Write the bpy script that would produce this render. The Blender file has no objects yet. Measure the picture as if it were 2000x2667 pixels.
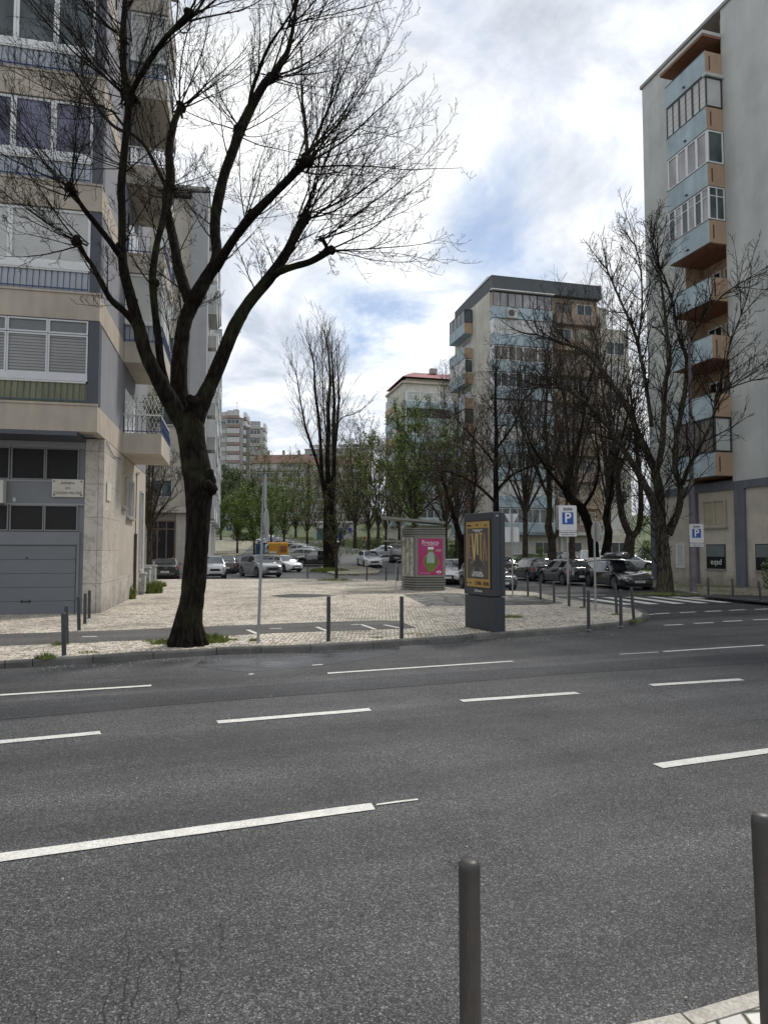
import bpy, math, random
from mathutils import Vector, Matrix
R = math.radians
sc = bpy.context.scene
COL = sc.collection
# ------------------------------------------------------------------ camera
F = 1778.0
PITCH = math.atan(96.5 / F)
CAMZ = 2.0
cam = bpy.data.cameras.new('camera'); camo = bpy.data.objects.new('camera', cam); COL.objects.link(camo)
camo.location = (0, 0, CAMZ); camo.rotation_euler = (R(90) + PITCH, 0, 0)
cam.sensor_fit = 'HORIZONTAL'; cam.sensor_width = 27.0; cam.lens = 27.0 * F / 2000.0
cam.clip_start = 0.05; cam.clip_end = 3000
sc.camera = camo

def ray(px, py):
    cx = (px - 1000) / F; cy = (1333.5 - py) / F
    return Vector((cx, math.cos(PITCH) - cy * math.sin(PITCH), math.sin(PITCH) + cy * math.cos(PITCH)))
def zt(y):
    "height of the land: flat, then climbing away from the street"
    if y < 58: return 0.0
    if y < 66: return 0.056 * (y - 58) ** 2 / 16
    if y < 150: return 0.224 + 0.056 * (y - 66)
    if y < 260: return 4.928 + 0.09 * (y - 150)
    return 14.8
def AT(px, py, Y):
    d = ray(px, py); return Vector((0, 0, CAMZ)) + d * (Y / d.y)
def G(px, py, z=0.0):
    "a point of the photograph put down on the ground"
    d = ray(px, py)
    if d.z < -1e-4:
        t = (z - CAMZ) / d.z
        if t * d.y < 58: return Vector((d.x * t, d.y * t, z))
    Y = 56.0
    while Y < 400:
        if CAMZ + d.z / d.y * Y <= zt(Y) + z: break
        Y += 0.25
    return Vector((d.x / d.y * Y, Y, zt(Y) + z))

# ------------------------------------------------------------------ mesh helpers
class MB:
    def __init__(s): s.v = []; s.f = []; s.mi = None
    def quad(s, a, b, c, d):
        n = len(s.v); s.v += [tuple(a), tuple(b), tuple(c), tuple(d)]; s.f.append((n, n+1, n+2, n+3)); return s
    def poly(s, pts):
        n = len(s.v); s.v += [tuple(p) for p in pts]; s.f.append(tuple(range(n, n+len(pts)))); return s
    def box(s, x0, x1, y0, y1, z0, z1, fr=None):
        if x0 > x1: x0, x1 = x1, x0
        if y0 > y1: y0, y1 = y1, y0
        if z0 > z1: z0, z1 = z1, z0
        P = [(x0,y0,z0),(x1,y0,z0),(x1,y1,z0),(x0,y1,z0),(x0,y0,z1),(x1,y0,z1),(x1,y1,z1),(x0,y1,z1)]
        if fr:
            ox, oy, ux, uy, nx, ny = fr
            P = [(ox+u*ux+n*nx, oy+u*uy+n*ny, z) for u, n, z in P]
        n = len(s.v); s.v += P
        Fs = [(0,3,2,1),(4,5,6,7),(0,1,5,4),(1,2,6,5),(2,3,7,6),(3,0,4,7)]
        if fr and (ux*ny - uy*nx) < 0: Fs = [tuple(reversed(q)) for q in Fs]
        s.f += [tuple(n+i for i in q) for q in Fs]; return s
    def tube(s, pts, rads, n=6, cap=False):
        k0 = len(s.v); m = len(pts)
        if isinstance(rads, (int, float)): rads = [rads]*m
        pts = [Vector(p) for p in pts]
        for i in range(m):
            t = (pts[min(i+1,m-1)] - pts[max(i-1,0)])
            if t.length < 1e-9: t = Vector((0,0,1))
            t.normalize()
            ref = Vector((1,0,0)) if abs(t.x) < 0.8 else Vector((0,1,0))
            a = t.cross(ref).normalized(); b = t.cross(a)
            for j in range(n):
                an = 6.28318*j/n
                q = pts[i] + (a*math.cos(an) + b*math.sin(an))*rads[i]
                s.v.append((q.x,q.y,q.z))
        for i in range(m-1):
            for j in range(n):
                j2 = (j+1) % n
                s.f.append((k0+i*n+j, k0+i*n+j2, k0+(i+1)*n+j2, k0+(i+1)*n+j))
        if cap:
            s.f.append(tuple(k0+j for j in range(n)))
            s.f.append(tuple(k0+(m-1)*n+j for j in reversed(range(n))))
        return s
    def lathe(s, c, prof, n=16, ax='z'):
        "prof = list of (radius, height) along ax"
        k0 = len(s.v)
        for r, h in prof:
            for j in range(n):
                an = 6.28318*j/n; a, b = r*math.cos(an), r*math.sin(an)
                if ax == 'z': p = (c[0]+a, c[1]+b, c[2]+h)
                elif ax == 'y': p = (c[0]+a, c[1]+h, c[2]+b)
                else: p = (c[0]+h, c[1]+a, c[2]+b)
                s.v.append(p)
        for i in range(len(prof)-1):
            for j in range(n):
                j2 = (j+1) % n
                s.f.append((k0+i*n+j, k0+i*n+j2, k0+(i+1)*n+j2, k0+(i+1)*n+j))
        s.f.append(tuple(k0+j for j in reversed(range(n))))
        s.f.append(tuple(k0+(len(prof)-1)*n+j for j in range(n)))
        return s
    def grid(s, rows):
        k0 = len(s.v); m = len(rows[0])
        for r in rows: s.v += [tuple(p) for p in r]
        for i in range(len(rows)-1):
            for j in range(m-1):
                s.f.append((k0+i*m+j, k0+i*m+j+1, k0+(i+1)*m+j+1, k0+(i+1)*m+j))
        return s
    def build(s, name, mat, parent=None, smooth=False, loc=None, rz=0):
        me = bpy.data.meshes.new(name); me.from_pydata(s.v, [], s.f)
        if smooth: me.shade_smooth()
        me.materials.append(mat)
        o = bpy.data.objects.new(name, me); COL.objects.link(o)
        if parent: o.parent = parent
        if loc: o.location = loc
        if rz: o.rotation_euler = (0, 0, rz)
        return o
def tag(o, label, cat, group=None, kind=None):
    if label: o['label'] = label
    if cat: o['category'] = cat
    if group: o['group'] = group
    if kind: o['kind'] = kind
    return o
def thing(name, label, cat, loc=(0,0,0), rz=0, group=None):
    o = bpy.data.objects.new(name, None); COL.objects.link(o); o.empty_display_size = 0.2
    o.location = loc; o.rotation_euler = (0, 0, rz)
    return tag(o, label, cat, group)
KIDS = {}
def copy_tree(o, parent=None):
    c = o.copy(); COL.objects.link(c)
    if parent: c.parent = parent
    for ch in [q for q in bpy.data.objects if q.parent == o]: copy_tree(ch, c)
    return c
def fixn(o):
    import bmesh
    bm = bmesh.new(); bm.from_mesh(o.data); bmesh.ops.recalc_face_normals(bm, faces=bm.faces); bm.to_mesh(o.data); bm.free(); return o
def bevel(o, w=0.01, seg=2):
    m = o.modifiers.new('bevel', 'BEVEL'); m.width = w; m.segments = seg; m.limit_method = 'ANGLE'; return o
def text(name, s, size, mat, parent, loc, rot=(R(90),0,0), sx=1.0, align='CENTER', bold=0.0):
    cu = bpy.data.curves.new(name, 'FONT'); cu.body = s; cu.size = size; cu.align_x = align; cu.align_y = 'CENTER'; cu.extrude = 0.002; cu.offset = bold
    cu.resolution_u = 3
    t = bpy.data.objects.new('tmp', cu); COL.objects.link(t)
    dg = bpy.context.evaluated_depsgraph_get(); dg.update()
    me = bpy.data.meshes.new_from_object(t.evaluated_get(dg)); bpy.data.objects.remove(t)
    me.materials.clear(); me.materials.append(mat)
    o = bpy.data.objects.new(name, me); COL.objects.link(o); o.parent = parent; o.location = loc; o.rotation_euler = rot; o.scale = (sx, 1, 1)
    return o

# ------------------------------------------------------------------ materials
def newmat(name):
    m = bpy.data.materials.new(name); m.use_nodes = True
    nt = m.node_tree; return m, nt, nt.nodes['Principled BSDF']
def N(nt, typ, **kw):
    n = nt.nodes.new(typ)
    for k, v in kw.items():
        if k in n.inputs.keys(): n.inputs[k].default_value = v
        else: setattr(n, k, v)
    return n
def ramp(nt, stops, inp=None):
    r = nt.nodes.new('ShaderNodeValToRGB'); e = r.color_ramp.elements
    while len(e) < len(stops): e.new(0.5)
    for i, (p, c) in enumerate(stops):
        e[i].position = p; e[i].color = (c, c, c, 1) if isinstance(c, (int, float)) else (*c, 1)
    if inp is not None: nt.links.new(inp, r.inputs[0])
    return r
def mixc(nt, a, b, fac, typ='MIX'):
    m = nt.nodes.new('ShaderNodeMix'); m.data_type = 'RGBA'; m.blend_type = typ
    for sock, val in ((m.inputs[6], a), (m.inputs[7], b), (m.inputs[0], fac)):
        if hasattr(val, 'links'): nt.links.new(val, sock)
        elif isinstance(val, (int, float)): sock.default_value = val
        else: sock.default_value = (*val, 1)
    return m.outputs[2]
def pos(nt, scale=(1,1,1), obj=True):
    tc = nt.nodes.new('ShaderNodeTexCoord'); mp = nt.nodes.new('ShaderNodeMapping'); mp.inputs['Scale'].default_value = scale
    nt.links.new(tc.outputs['Object' if obj else 'Generated'], mp.inputs[0]); return mp.outputs[0]
def noise(nt, vec, scale, detail=4, rough=0.55):
    n = N(nt, 'ShaderNodeTexNoise', Scale=scale, Detail=detail, Roughness=rough); nt.links.new(vec, n.inputs['Vector']); return n.outputs['Fac']
def bump(nt, bs, h, strength=0.3, dist=0.02):
    b = N(nt, 'ShaderNodeBump', Strength=strength, Distance=dist); nt.links.new(h, b.inputs['Height']); nt.links.new(b.outputs[0], bs.inputs['Normal'])
MATS = {}
def M(name, col, rough=0.6, metal=0.0, var=0.12, scale=3.0, streak=False, bmp=0.0, fine=0.0):
    if name in MATS: return MATS[name]
    m, nt, bs = newmat(name); L = nt.links
    v = pos(nt, (2.0, 2.0, 0.25) if streak else (1, 1, 1))
    f = noise(nt, v, scale, 5, 0.6)
    r = ramp(nt, [(0.3, 1 - var), (0.7, 1 + var*0.4)], f)
    c = mixc(nt, col, r.outputs[0], 1.0, 'MULTIPLY')
    if streak:
        v2 = pos(nt); f2 = noise(nt, v2, 0.5, 6, 0.65); r2 = ramp(nt, [(0.35, 1 - var*1.2), (0.6, 1.0)], f2)
        c = mixc(nt, c, r2.outputs[0], 1.0, 'MULTIPLY')
    if fine:
        v3 = pos(nt); f3 = noise(nt, v3, 60, 3, 0.7); r3 = ramp(nt, [(0.35, 1 - fine), (0.65, 1 + fine)], f3)
        c = mixc(nt, c, r3.outputs[0], 1.0, 'MULTIPLY')
    L.new(c, bs.inputs['Base Color']); bs.inputs['Roughness'].default_value = rough; bs.inputs['Metallic'].default_value = metal
    if bmp: bump(nt, bs, f, bmp, 0.02)
    MATS[name] = m; return m
def slab_mat(name, col, w, h, mortar, var=0.12, msize=0.006, rough=0.7, veins=False, plane='x'):
    "stone cladding / panel joints on vertical faces"
    m, nt, bs = newmat(name); L = nt.links
    tc = nt.nodes.new('ShaderNodeTexCoord'); sp = nt.nodes.new('ShaderNodeSeparateXYZ'); L.new(tc.outputs['Object'], sp.inputs[0])
    ad = N(nt, 'ShaderNodeMath', operation='ADD'); L.new(sp.outputs[0], ad.inputs[0]); L.new(sp.outputs[1], ad.inputs[1])
    cb = nt.nodes.new('ShaderNodeCombineXYZ'); L.new(ad.outputs[0], cb.inputs[0]); L.new(sp.outputs[2], cb.inputs[1])
    b = N(nt, 'ShaderNodeTexBrick', Scale=1.0); b.inputs['Brick Width'].default_value = w; b.inputs['Row Height'].default_value = h; b.inputs['Mortar Size'].default_value = msize
    b.offset = 0.0 if plane == 'x' else 0.5
    d = tuple(c*(1-var) for c in col); b.inputs['Color1'].default_value = (*col, 1); b.inputs['Color2'].default_value = (*d, 1); b.inputs['Mortar'].default_value = (*mortar, 1)
    L.new(cb.outputs[0], b.inputs['Vector'])
    f = noise(nt, tc.outputs['Object'], 1.6, 6, 0.65); r = ramp(nt, [(0.3, 1 - var), (0.65, 1.05)], f)
    c = mixc(nt, b.outputs['Color'], r.outputs[0], 1.0, 'MULTIPLY')
    if veins:
        n2 = N(nt, 'ShaderNodeTexNoise', Scale=1.1, Detail=6, Roughness=0.6, Distortion=2.2); L.new(tc.outputs['Object'], n2.inputs['Vector'])
        r2 = ramp(nt, [(0.46, 1.0), (0.5, 0.72), (0.54, 1.0)], n2.outputs['Fac'])
        c = mixc(nt, c, r2.outputs[0], 1.0, 'MULTIPLY')
    # darker towards the ground, edge broken up by noise
    z = ramp(nt, [(0.0, 0.55), (0.5, 1.0)], None)
    mu = N(nt, 'ShaderNodeMath', operation='MULTIPLY_ADD'); L.new(sp.outputs[2], mu.inputs[0]); mu.inputs[1].default_value = 0.5; L.new(f, mu.inputs[2])
    sb = N(nt, 'ShaderNodeMath', operation='SUBTRACT'); L.new(mu.outputs[0], sb.inputs[0]); sb.inputs[1].default_value = 0.45; L.new(sb.outputs[0], z.inputs[0])
    c = mixc(nt, c, z.outputs[0], 1.0, 'MULTIPLY')
    L.new(c, bs.inputs['Base Color']); bs.inputs['Roughness'].default_value = rough
    MATS[name] = m; return m
def asphalt(name, base, wet=False):
    m, nt, bs = newmat(name); L = nt.links
    v = pos(nt)
    vo = N(nt, 'ShaderNodeTexVoronoi', Scale=160.0); L.new(v, vo.inputs['Vector'])
    sep = nt.nodes.new('ShaderNodeSeparateColor'); L.new(vo.outputs['Color'], sep.inputs[0])
    sp = ramp(nt, [(0.0, 0.35), (0.5, 0.9), (0.82, 1.5), (0.93, 2.6), (1.0, 3.6)], sep.outputs[0])
    vo2 = N(nt, 'ShaderNodeTexVoronoi', Scale=75.0); L.new(v, vo2.inputs['Vector'])
    se2 = nt.nodes.new('ShaderNodeSeparateColor'); L.new(vo2.outputs['Color'], se2.inputs[0])
    sp2 = ramp(nt, [(0.0, 0.72), (0.8, 1.12), (0.97, 1.45)], se2.outputs[0])
    big = ramp(nt, [(0.32, 0.78), (0.68, 1.22)], noise(nt, v, 0.45, 7, 0.62))
    mpr = nt.nodes.new('ShaderNodeMapping'); mpr.inputs['Rotation'].default_value = (0, 0, R(-19.4)); L.new(v, mpr.inputs[0]); mps = nt.nodes.new('ShaderNodeMapping'); mps.inputs['Scale'].default_value = (0.06, 0.7, 1); L.new(mpr.outputs[0], mps.inputs[0])
    pat = ramp(nt, [(0.36, 0.72), (0.5, 1.0), (0.64, 1.34)], noise(nt, mps.outputs[0], 1.1, 6, 0.6))
    c = mixc(nt, base, sp.outputs[0], 1.0, 'MULTIPLY'); c = mixc(nt, c, sp2.outputs[0], 1.0, 'MULTIPLY')
    c = mixc(nt, c, big.outputs[0], 1.0, 'MULTIPLY'); c = mixc(nt, c, pat.outputs[0], 1.0, 'MULTIPLY')
    # cracks
    ns = N(nt, 'ShaderNodeTexNoise', Scale=2.2, Detail=6, Roughness=0.7); L.new(v, ns.inputs['Vector'])
    dv = nt.nodes.new('ShaderNodeVectorMath'); dv.operation = 'MULTIPLY_ADD'; L.new(ns.outputs['Color'], dv.inputs[0]); dv.inputs[1].default_value = (0.5, 0.5, 0); L.new(v, dv.inputs[2])
    vc = N(nt, 'ShaderNodeTexVoronoi', feature='DISTANCE_TO_EDGE', Scale=0.85); mp = nt.nodes.new('ShaderNodeMapping'); mp.inputs['Scale'].default_value = (1.5, 0.6, 1); L.new(dv.outputs[0], mp.inputs[0]); L.new(mp.outputs[0], vc.inputs['Vector'])
    cr = ramp(nt, [(0.0, 0.25), (0.007, 1.0)], vc.outputs['Distance'])
    msk = ramp(nt, [(0.56, 0.0), (0.62, 1.0)], noise(nt, v, 0.33, 3, 0.5))
    c = mixc(nt, c, mixc(nt, c, cr.outputs[0], 1.0, 'MULTIPLY'), msk.outputs[0])
    L.new(c, bs.inputs['Base Color'])
    rr = ramp(nt, [(0.35, 0.62), (0.7, 0.85)], noise(nt, v, 0.6, 5))
    L.new(rr.outputs[0], bs.inputs['Roughness']); bs.inputs['Specular IOR Level'].default_value = 0.32
    if wet:
        wm = ramp(nt, [(0.42, 0.16), (0.6, 0.6)], noise(nt, pos(nt, (0.5, 1.5, 1)), 0.7, 5, 0.6)); L.new(wm.outputs[0], bs.inputs['Roughness'])
        bump(nt, bs, vo.outputs['Distance'], 0.12, 0.004)
    else: bump(nt, bs, sep.outputs[0], 0.5, 0.003)
    MATS[name] = m; return m
def cobble(name, scale, c1, c2, gap, moss=0.5):
    m, nt, bs = newmat(name); L = nt.links
    v = pos(nt)
    ns = N(nt, 'ShaderNodeTexNoise', Scale=3.0, Detail=2); L.new(v, ns.inputs['Vector'])
    dv = nt.nodes.new('ShaderNodeVectorMath'); dv.operation = 'MULTIPLY_ADD'; L.new(ns.outputs['Color'], dv.inputs[0]); dv.inputs[1].default_value = (0.06, 0.06, 0); L.new(v, dv.inputs[2])
    vo = N(nt, 'ShaderNodeTexVoronoi', Scale=scale); vo.inputs['Randomness'].default_value = 0.62; L.new(dv.outputs[0], vo.inputs['Vector'])
    ve = N(nt, 'ShaderNodeTexVoronoi', feature='DISTANCE_TO_EDGE', Scale=scale); ve.inputs['Randomness'].default_value = 0.62; L.new(dv.outputs[0], ve.inputs['Vector'])
    se = nt.nodes.new('ShaderNodeSeparateColor'); L.new(vo.outputs['Color'], se.inputs[0])
    stone = ramp(nt, [(0.0, c2), (0.5, c1), (1.0, tuple(min(1, c*1.25) for c in c1))], se.outputs[0])
    edge = ramp(nt, [(0.03, 0.0), (0.12, 1.0)], ve.outputs['Distance'])
    big = noise(nt, v, 0.55, 6, 0.6)
    gm = mixc(nt, gap, (0.05, 0.07, 0.02), ramp(nt, [(0.45, 0.0), (0.6, moss)], noise(nt, v, 1.3, 4)).outputs[0])
    c = mixc(nt, gm, stone.outputs[0], edge.outputs[0])
    c = mixc(nt, c, ramp(nt, [(0.3, 0.58), (0.5, 0.92), (0.7, 1.12)], big).outputs[0], 1.0, 'MULTIPLY')
    st = ramp(nt, [(0.55, 1.0), (0.7, 0.62)], noise(nt, pos(nt, (0.5, 1.0, 1)), 1.7, 6, 0.7))
    c = mixc(nt, c, st.outputs[0], 1.0, 'MULTIPLY')
    L.new(c, bs.inputs['Base Color']); bs.inputs['Roughness'].default_value = 0.8
    bump(nt, bs, edge.outputs[0], 0.7, 0.012)
    MATS[name] = m; return m
def bark(name, col, s=14):
    m, nt, bs = newmat(name); L = nt.links
    v = pos(nt, (1, 1, 0.22))
    vo = N(nt, 'ShaderNodeTexVoronoi', feature='DISTANCE_TO_EDGE', Scale=s); 
    ns = N(nt, 'ShaderNodeTexNoise', Scale=4.0, Detail=4); L.new(v, ns.inputs['Vector'])
    dv = nt.nodes.new('ShaderNodeVectorMath'); dv.operation = 'MULTIPLY_ADD'; L.new(ns.outputs['Color'], dv.inputs[0]); dv.inputs[1].default_value = (0.25, 0.25, 0.25); L.new(v, dv.inputs[2]); L.new(dv.outputs[0], vo.inputs['Vector'])
    r = ramp(nt, [(0.0, 0.25), (0.12, 0.9), (0.4, 1.5)], vo.outputs['Distance'])
    c = mixc(nt, col, r.outputs[0], 1.0, 'MULTIPLY')
    g = ramp(nt, [(0.5, 0.0), (0.68, 0.3)], noise(nt, pos(nt), 1.4, 5))
    c = mixc(nt, c, (0.06, 0.065, 0.025), g.outputs[0])
    L.new(c, bs.inputs['Base Color']); bs.inputs['Roughness'].default_value = 0.95; bs.inputs['Specular IOR Level'].default_value = 0.12
    bump(nt, bs, vo.outputs['Distance'], 0.9, 0.05)
    MATS[name] = m; return m
def leafmat(name, c1, c2):
    m, nt, bs = newmat(name); L = nt.links
    f = noise(nt, pos(nt), 0.9, 3); f2 = noise(nt, pos(nt), 9.0, 2)
    c = mixc(nt, c1, c2, ramp(nt, [(0.35, 0), (0.65, 1)], f).outputs[0]); c = mixc(nt, c, ramp(nt, [(0.3, 0.6), (0.7, 1.35)], f2).outputs[0], 1.0, 'MULTIPLY')
    L.new(c, bs.inputs['Base Color']); bs.inputs['Roughness'].default_value = 0.6
    try: bs.inputs['Transmission Weight'].default_value = 0.0; bs.inputs['Subsurface Weight'].default_value = 0.0
    except Exception: pass
    MATS[name] = m; return m
def louvre(name, col, pitch=0.06, dark=0.45, rough=0.5):
    "roller shutter slats"
    m, nt, bs = newmat(name); L = nt.links
    tc = nt.nodes.new('ShaderNodeTexCoord'); sp = nt.nodes.new('ShaderNodeSeparateXYZ'); L.new(tc.outputs['Object'], sp.inputs[0])
    a = N(nt, 'ShaderNodeMath', operation='DIVIDE'); L.new(sp.outputs[2], a.inputs[0]); a.inputs[1].default_value = pitch
    fr = N(nt, 'ShaderNodeMath', operation='FRACT'); L.new(a.outputs[0], fr.inputs[0])
    r = ramp(nt, [(0.0, dark), (0.22, 1.0), (0.85, 0.92), (1.0, dark)], fr.outputs[0])
    c = mixc(nt, col, r.outputs[0], 1.0, 'MULTIPLY')
    c = mixc(nt, c, ramp(nt, [(0.35, 0.85), (0.65, 1.05)], noise(nt, tc.outputs['Object'], 1.2, 4)).outputs[0], 1.0, 'MULTIPLY')
    L.new(c, bs.inputs['Base Color']); bs.inputs['Roughness'].default_value = rough; bump(nt, bs, fr.outputs[0], 0.3, 0.01)
    MATS[name] = m; return m
def glass(name, col, rough=0.06, var=0.5):
    "dark reflecting pane, uneven from what stands behind it"
    m, nt, bs = newmat(name); L = nt.links
    f = noise(nt, pos(nt, (1, 1, 0.5)), 1.3, 3)
    c = mixc(nt, col, ramp(nt, [(0.35, 1-var), (0.65, 1+var)], f).outputs[0], 1.0, 'MULTIPLY')
    L.new(c, bs.inputs['Base Color']); bs.inputs['Roughness'].default_value = rough; bs.inputs['IOR'].default_value = 1.5
    MATS[name] = m; return m

beige = M('beige render', (0.46, 0.40, 0.33), 0.85, var=0.16, scale=1.6, streak=True, fine=0.05)
beige_l = M('light beige render', (0.46, 0.42, 0.36), 0.85, var=0.14, scale=1.5, streak=True, fine=0.05)
bluegrey = M('blue grey render', (0.235, 0.24, 0.265), 0.85, var=0.12, scale=1.5, streak=True, fine=0.06)
navy = M('dark blue tile', (0.065, 0.067, 0.088), 0.5, var=0.15)
marble = slab_mat('marble cladding', (0.50, 0.46, 0.41), 1.05, 0.98, (0.12, 0.11, 0.1), veins=True)
alu = M('grey aluminium', (0.5, 0.51, 0.52), 0.4, 0.3, var=0.08)
white_al = M('white aluminium', (0.68, 0.69, 0.69), 0.45, var=0.08)
darkframe = M('dark window frame', (0.035, 0.037, 0.04), 0.5, var=0.1)
garage = M('grey garage panel', (0.135, 0.148, 0.162), 0.55, var=0.12, scale=0.8, fine=0.03)
garage_d = M('grey garage frame', (0.16, 0.17, 0.185), 0.55, var=0.1)
dkglass = glass('dark glass', (0.010, 0.011, 0.012), 0.16, 0.3); dkmat = M('matte dark pane', (0.018, 0.018, 0.019), 0.9, var=0.2)  # dkmat: garage window panes, matte dark to show no reflection
glass_g = glass('grey window glass', (0.06, 0.075, 0.08), 0.05)
glass_p = glass('violet window glass', (0.10, 0.10, 0.155), 0.05)
glass_c = glass('curtained glass', (0.28, 0.27, 0.28), 0.15, 0.3)
shut_w = louvre('light roller shutter', (0.58, 0.58, 0.56), 0.055, 0.6)
shut_g = louvre('half open shutter', (0.30, 0.30, 0.30), 0.085, 0.06)
shut_b = louvre('beige roller shutter', (0.42, 0.37, 0.27), 0.06, 0.4)
shut_d = louvre('brown roller shutter', (0.17, 0.15, 0.13), 0.06, 0.45)
shut_far = louvre('far roller shutter', (0.5, 0.5, 0.48), 0.3, 0.75)
bluerail = M('blue railing paint', (0.035, 0.06, 0.16), 0.45, var=0.2)
whiterail = M('white railing paint', (0.62, 0.62, 0.6), 0.5, var=0.1)
rail_pan = M('frosted balcony panel', (0.42, 0.45, 0.48), 0.5, var=0.15, streak=True)
rail_pan_y = M('yellowed balcony panel', (0.20, 0.20, 0.11), 0.5, var=0.25, streak=True)
grey_r = M('pale grey render', (0.50, 0.515, 0.495), 0.9, var=0.13, scale=0.5, streak=True, fine=0.03)
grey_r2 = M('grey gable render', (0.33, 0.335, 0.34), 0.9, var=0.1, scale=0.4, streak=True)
sky_blue = M('pale blue render', (0.40, 0.49, 0.53), 0.85, var=0.2, scale=0.8, streak=True)
peach = M('peach render', (0.43, 0.31, 0.21), 0.85, var=0.12, scale=1.2, streak=True)
brown_r = M('terracotta soffit', (0.27, 0.13, 0.08), 0.85, var=0.15)
slate = M('slate blue concrete', (0.13, 0.145, 0.17), 0.8, var=0.2, scale=2.0, streak=True, fine=0.08)
lime = slab_mat('limestone cladding', (0.50, 0.455, 0.38), 1.25, 0.62, (0.38, 0.34, 0.27), var=0.14, msize=0.005, plane='b')
cream_w = M('cream render', (0.56, 0.53, 0.46), 0.9, var=0.16, scale=0.6, streak=True)
brick_r = M('faded brick render', (0.27, 0.205, 0.175), 0.9, var=0.15, scale=0.5)
tile_r = M('red roof tile', (0.14, 0.07, 0.055), 0.85, var=0.25, scale=2.0)
tile_p = M('pink metal roof', (0.28, 0.075, 0.09), 0.6, var=0.15, scale=2.0)
dark_r = M('dark slate cladding', (0.075, 0.085, 0.092), 0.7, var=0.15, scale=1.0)
far_grey = M('weathered grey render', (0.36, 0.35, 0.34), 0.9, var=0.14, scale=0.3, streak=True)
far_pale = M('far pale render', (0.44, 0.43, 0.42), 0.9, var=0.12, scale=0.3, streak=True)
tan_r = M('tan render', (0.36, 0.28, 0.2), 0.9, var=0.15, scale=0.5, streak=True)
concrete = M('concrete', (0.3, 0.29, 0.27), 0.85, var=0.2, scale=3, fine=0.08)
bol_m = M('anthracite bollard paint', (0.045, 0.048, 0.052), 0.5, 0.1, var=0.35, scale=6.0, fine=0.06)
bol_n = M('worn bollard paint', (0.050, 0.047, 0.044), 0.48, 0.15, var=0.3, scale=9.0, fine=0.05)
rust = M('rust', (0.16, 0.075, 0.04), 0.9, var=0.4, scale=20)
wood_b = M('weathered bollard wood', (0.12, 0.085, 0.055), 0.9, var=0.3)
steel = M('galvanised steel', (0.32, 0.33, 0.33), 0.45, 0.5, var=0.2, scale=4)
pole_m = M('dull violet grey steel', (0.17, 0.145, 0.155), 0.6, 0.1, var=0.35, scale=2.5)
sign_w = M('white sign', (0.6, 0.6, 0.61), 0.45, var=0.06)
sign_b = M('blue sign', (0.01, 0.07, 0.32), 0.4, var=0.05)
sign_r = M('red sign', (0.45, 0.03, 0.02), 0.5, var=0.05)
ink = M('black ink', (0.01, 0.01, 0.012), 0.6, var=0.0)
totem_m = M('anthracite totem', (0.030, 0.036, 0.046), 0.42, 0.1, var=0.08, scale=1.2)
kiosk_m = M('olive grey metal', (0.20, 0.20, 0.175), 0.5, 0.1, var=0.15)
ochre = M('ochre paper', (0.38, 0.24, 0.075), 0.6, var=0.1)
poster_d = M('dark poster paper', (0.075, 0.072, 0.062), 0.5, var=0.3, scale=1.5)
gold = M('poster gold', (0.42, 0.27, 0.09), 0.5, var=0.3, scale=3)
copper = M('poster copper', (0.34, 0.17, 0.10), 0.5, var=0.3, scale=3)
white_p = M('white print', (0.72, 0.72, 0.7), 0.6, var=0.03)
magenta = M('magenta paper', (0.36, 0.025, 0.13), 0.5, var=0.12)
bottle_g = M('green drink print', (0.14, 0.19, 0.02), 0.5, var=0.2)
bottle_l = M('pale label print', (0.30, 0.42, 0.37), 0.5, var=0.15)
yellow_c = M('yellow container paint', (0.62, 0.30, 0.012), 0.45, var=0.1)
rubber = M('rubber', (0.014, 0.014, 0.015), 0.8, var=0.1)
rim_m = M('alloy', (0.35, 0.36, 0.37), 0.3, 0.8, var=0.05)
blackp = M('black plastic', (0.012, 0.012, 0.013), 0.45, var=0.05)
carglass = glass('car glass', (0.02, 0.024, 0.027), 0.03, 0.3); carglass.node_tree.nodes['Principled BSDF'].inputs['IOR'].default_value = 2.3
lamp_w = M('headlight lens', (0.6, 0.62, 0.65), 0.1, 0.3, var=0.05)
lamp_r = M('tail light lens', (0.35, 0.01, 0.012), 0.15, var=0.05)
chrome = M('chrome', (0.7, 0.7, 0.72), 0.12, 1.0, var=0.02)
def paint(name, col):
    m, nt, bs = newmat(name); bs.inputs['Base Color'].default_value = (*col, 1); bs.inputs['Roughness'].default_value = 0.28; bs.inputs['Metallic'].default_value = 0.25
    bs.inputs['Coat Weight'].default_value = 1.0; bs.inputs['Coat Roughness'].default_value = 0.03; bs.inputs['Coat IOR'].default_value = 1.9
    f = noise(nt, pos(nt), 4.0, 4); r = ramp(nt, [(0.35, 0.22), (0.7, 0.36)], f); nt.links.new(r.outputs[0], bs.inputs['Roughness']); return m
P_black = paint('black car paint', (0.008, 0.009, 0.011)); P_grey = paint('grey car paint', (0.20, 0.205, 0.215)); P_silver = paint('silver car paint', (0.42, 0.44, 0.46))
P_white = paint('white car paint', (0.66, 0.67, 0.68)); P_dark = paint('dark blue grey car paint', (0.035, 0.04, 0.048)); P_red = paint('maroon car paint', (0.12, 0.015, 0.015))
asph = asphalt('asphalt', (0.060, 0.060, 0.061)); asph_d = asphalt('darker asphalt', (0.040, 0.041, 0.043)); asph_w = asphalt('damp asphalt', (0.042, 0.043, 0.045), wet=True)
asph_p = asphalt('path asphalt', (0.072, 0.070, 0.066)); asph_far = M('far asphalt', (0.105, 0.106, 0.11), 0.8, var=0.2, scale=0.4)
calc = cobble('limestone cobbles', 10.5, (0.62, 0.56, 0.47), (0.34, 0.30, 0.245), (0.07, 0.06, 0.048), 0.45)
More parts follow.
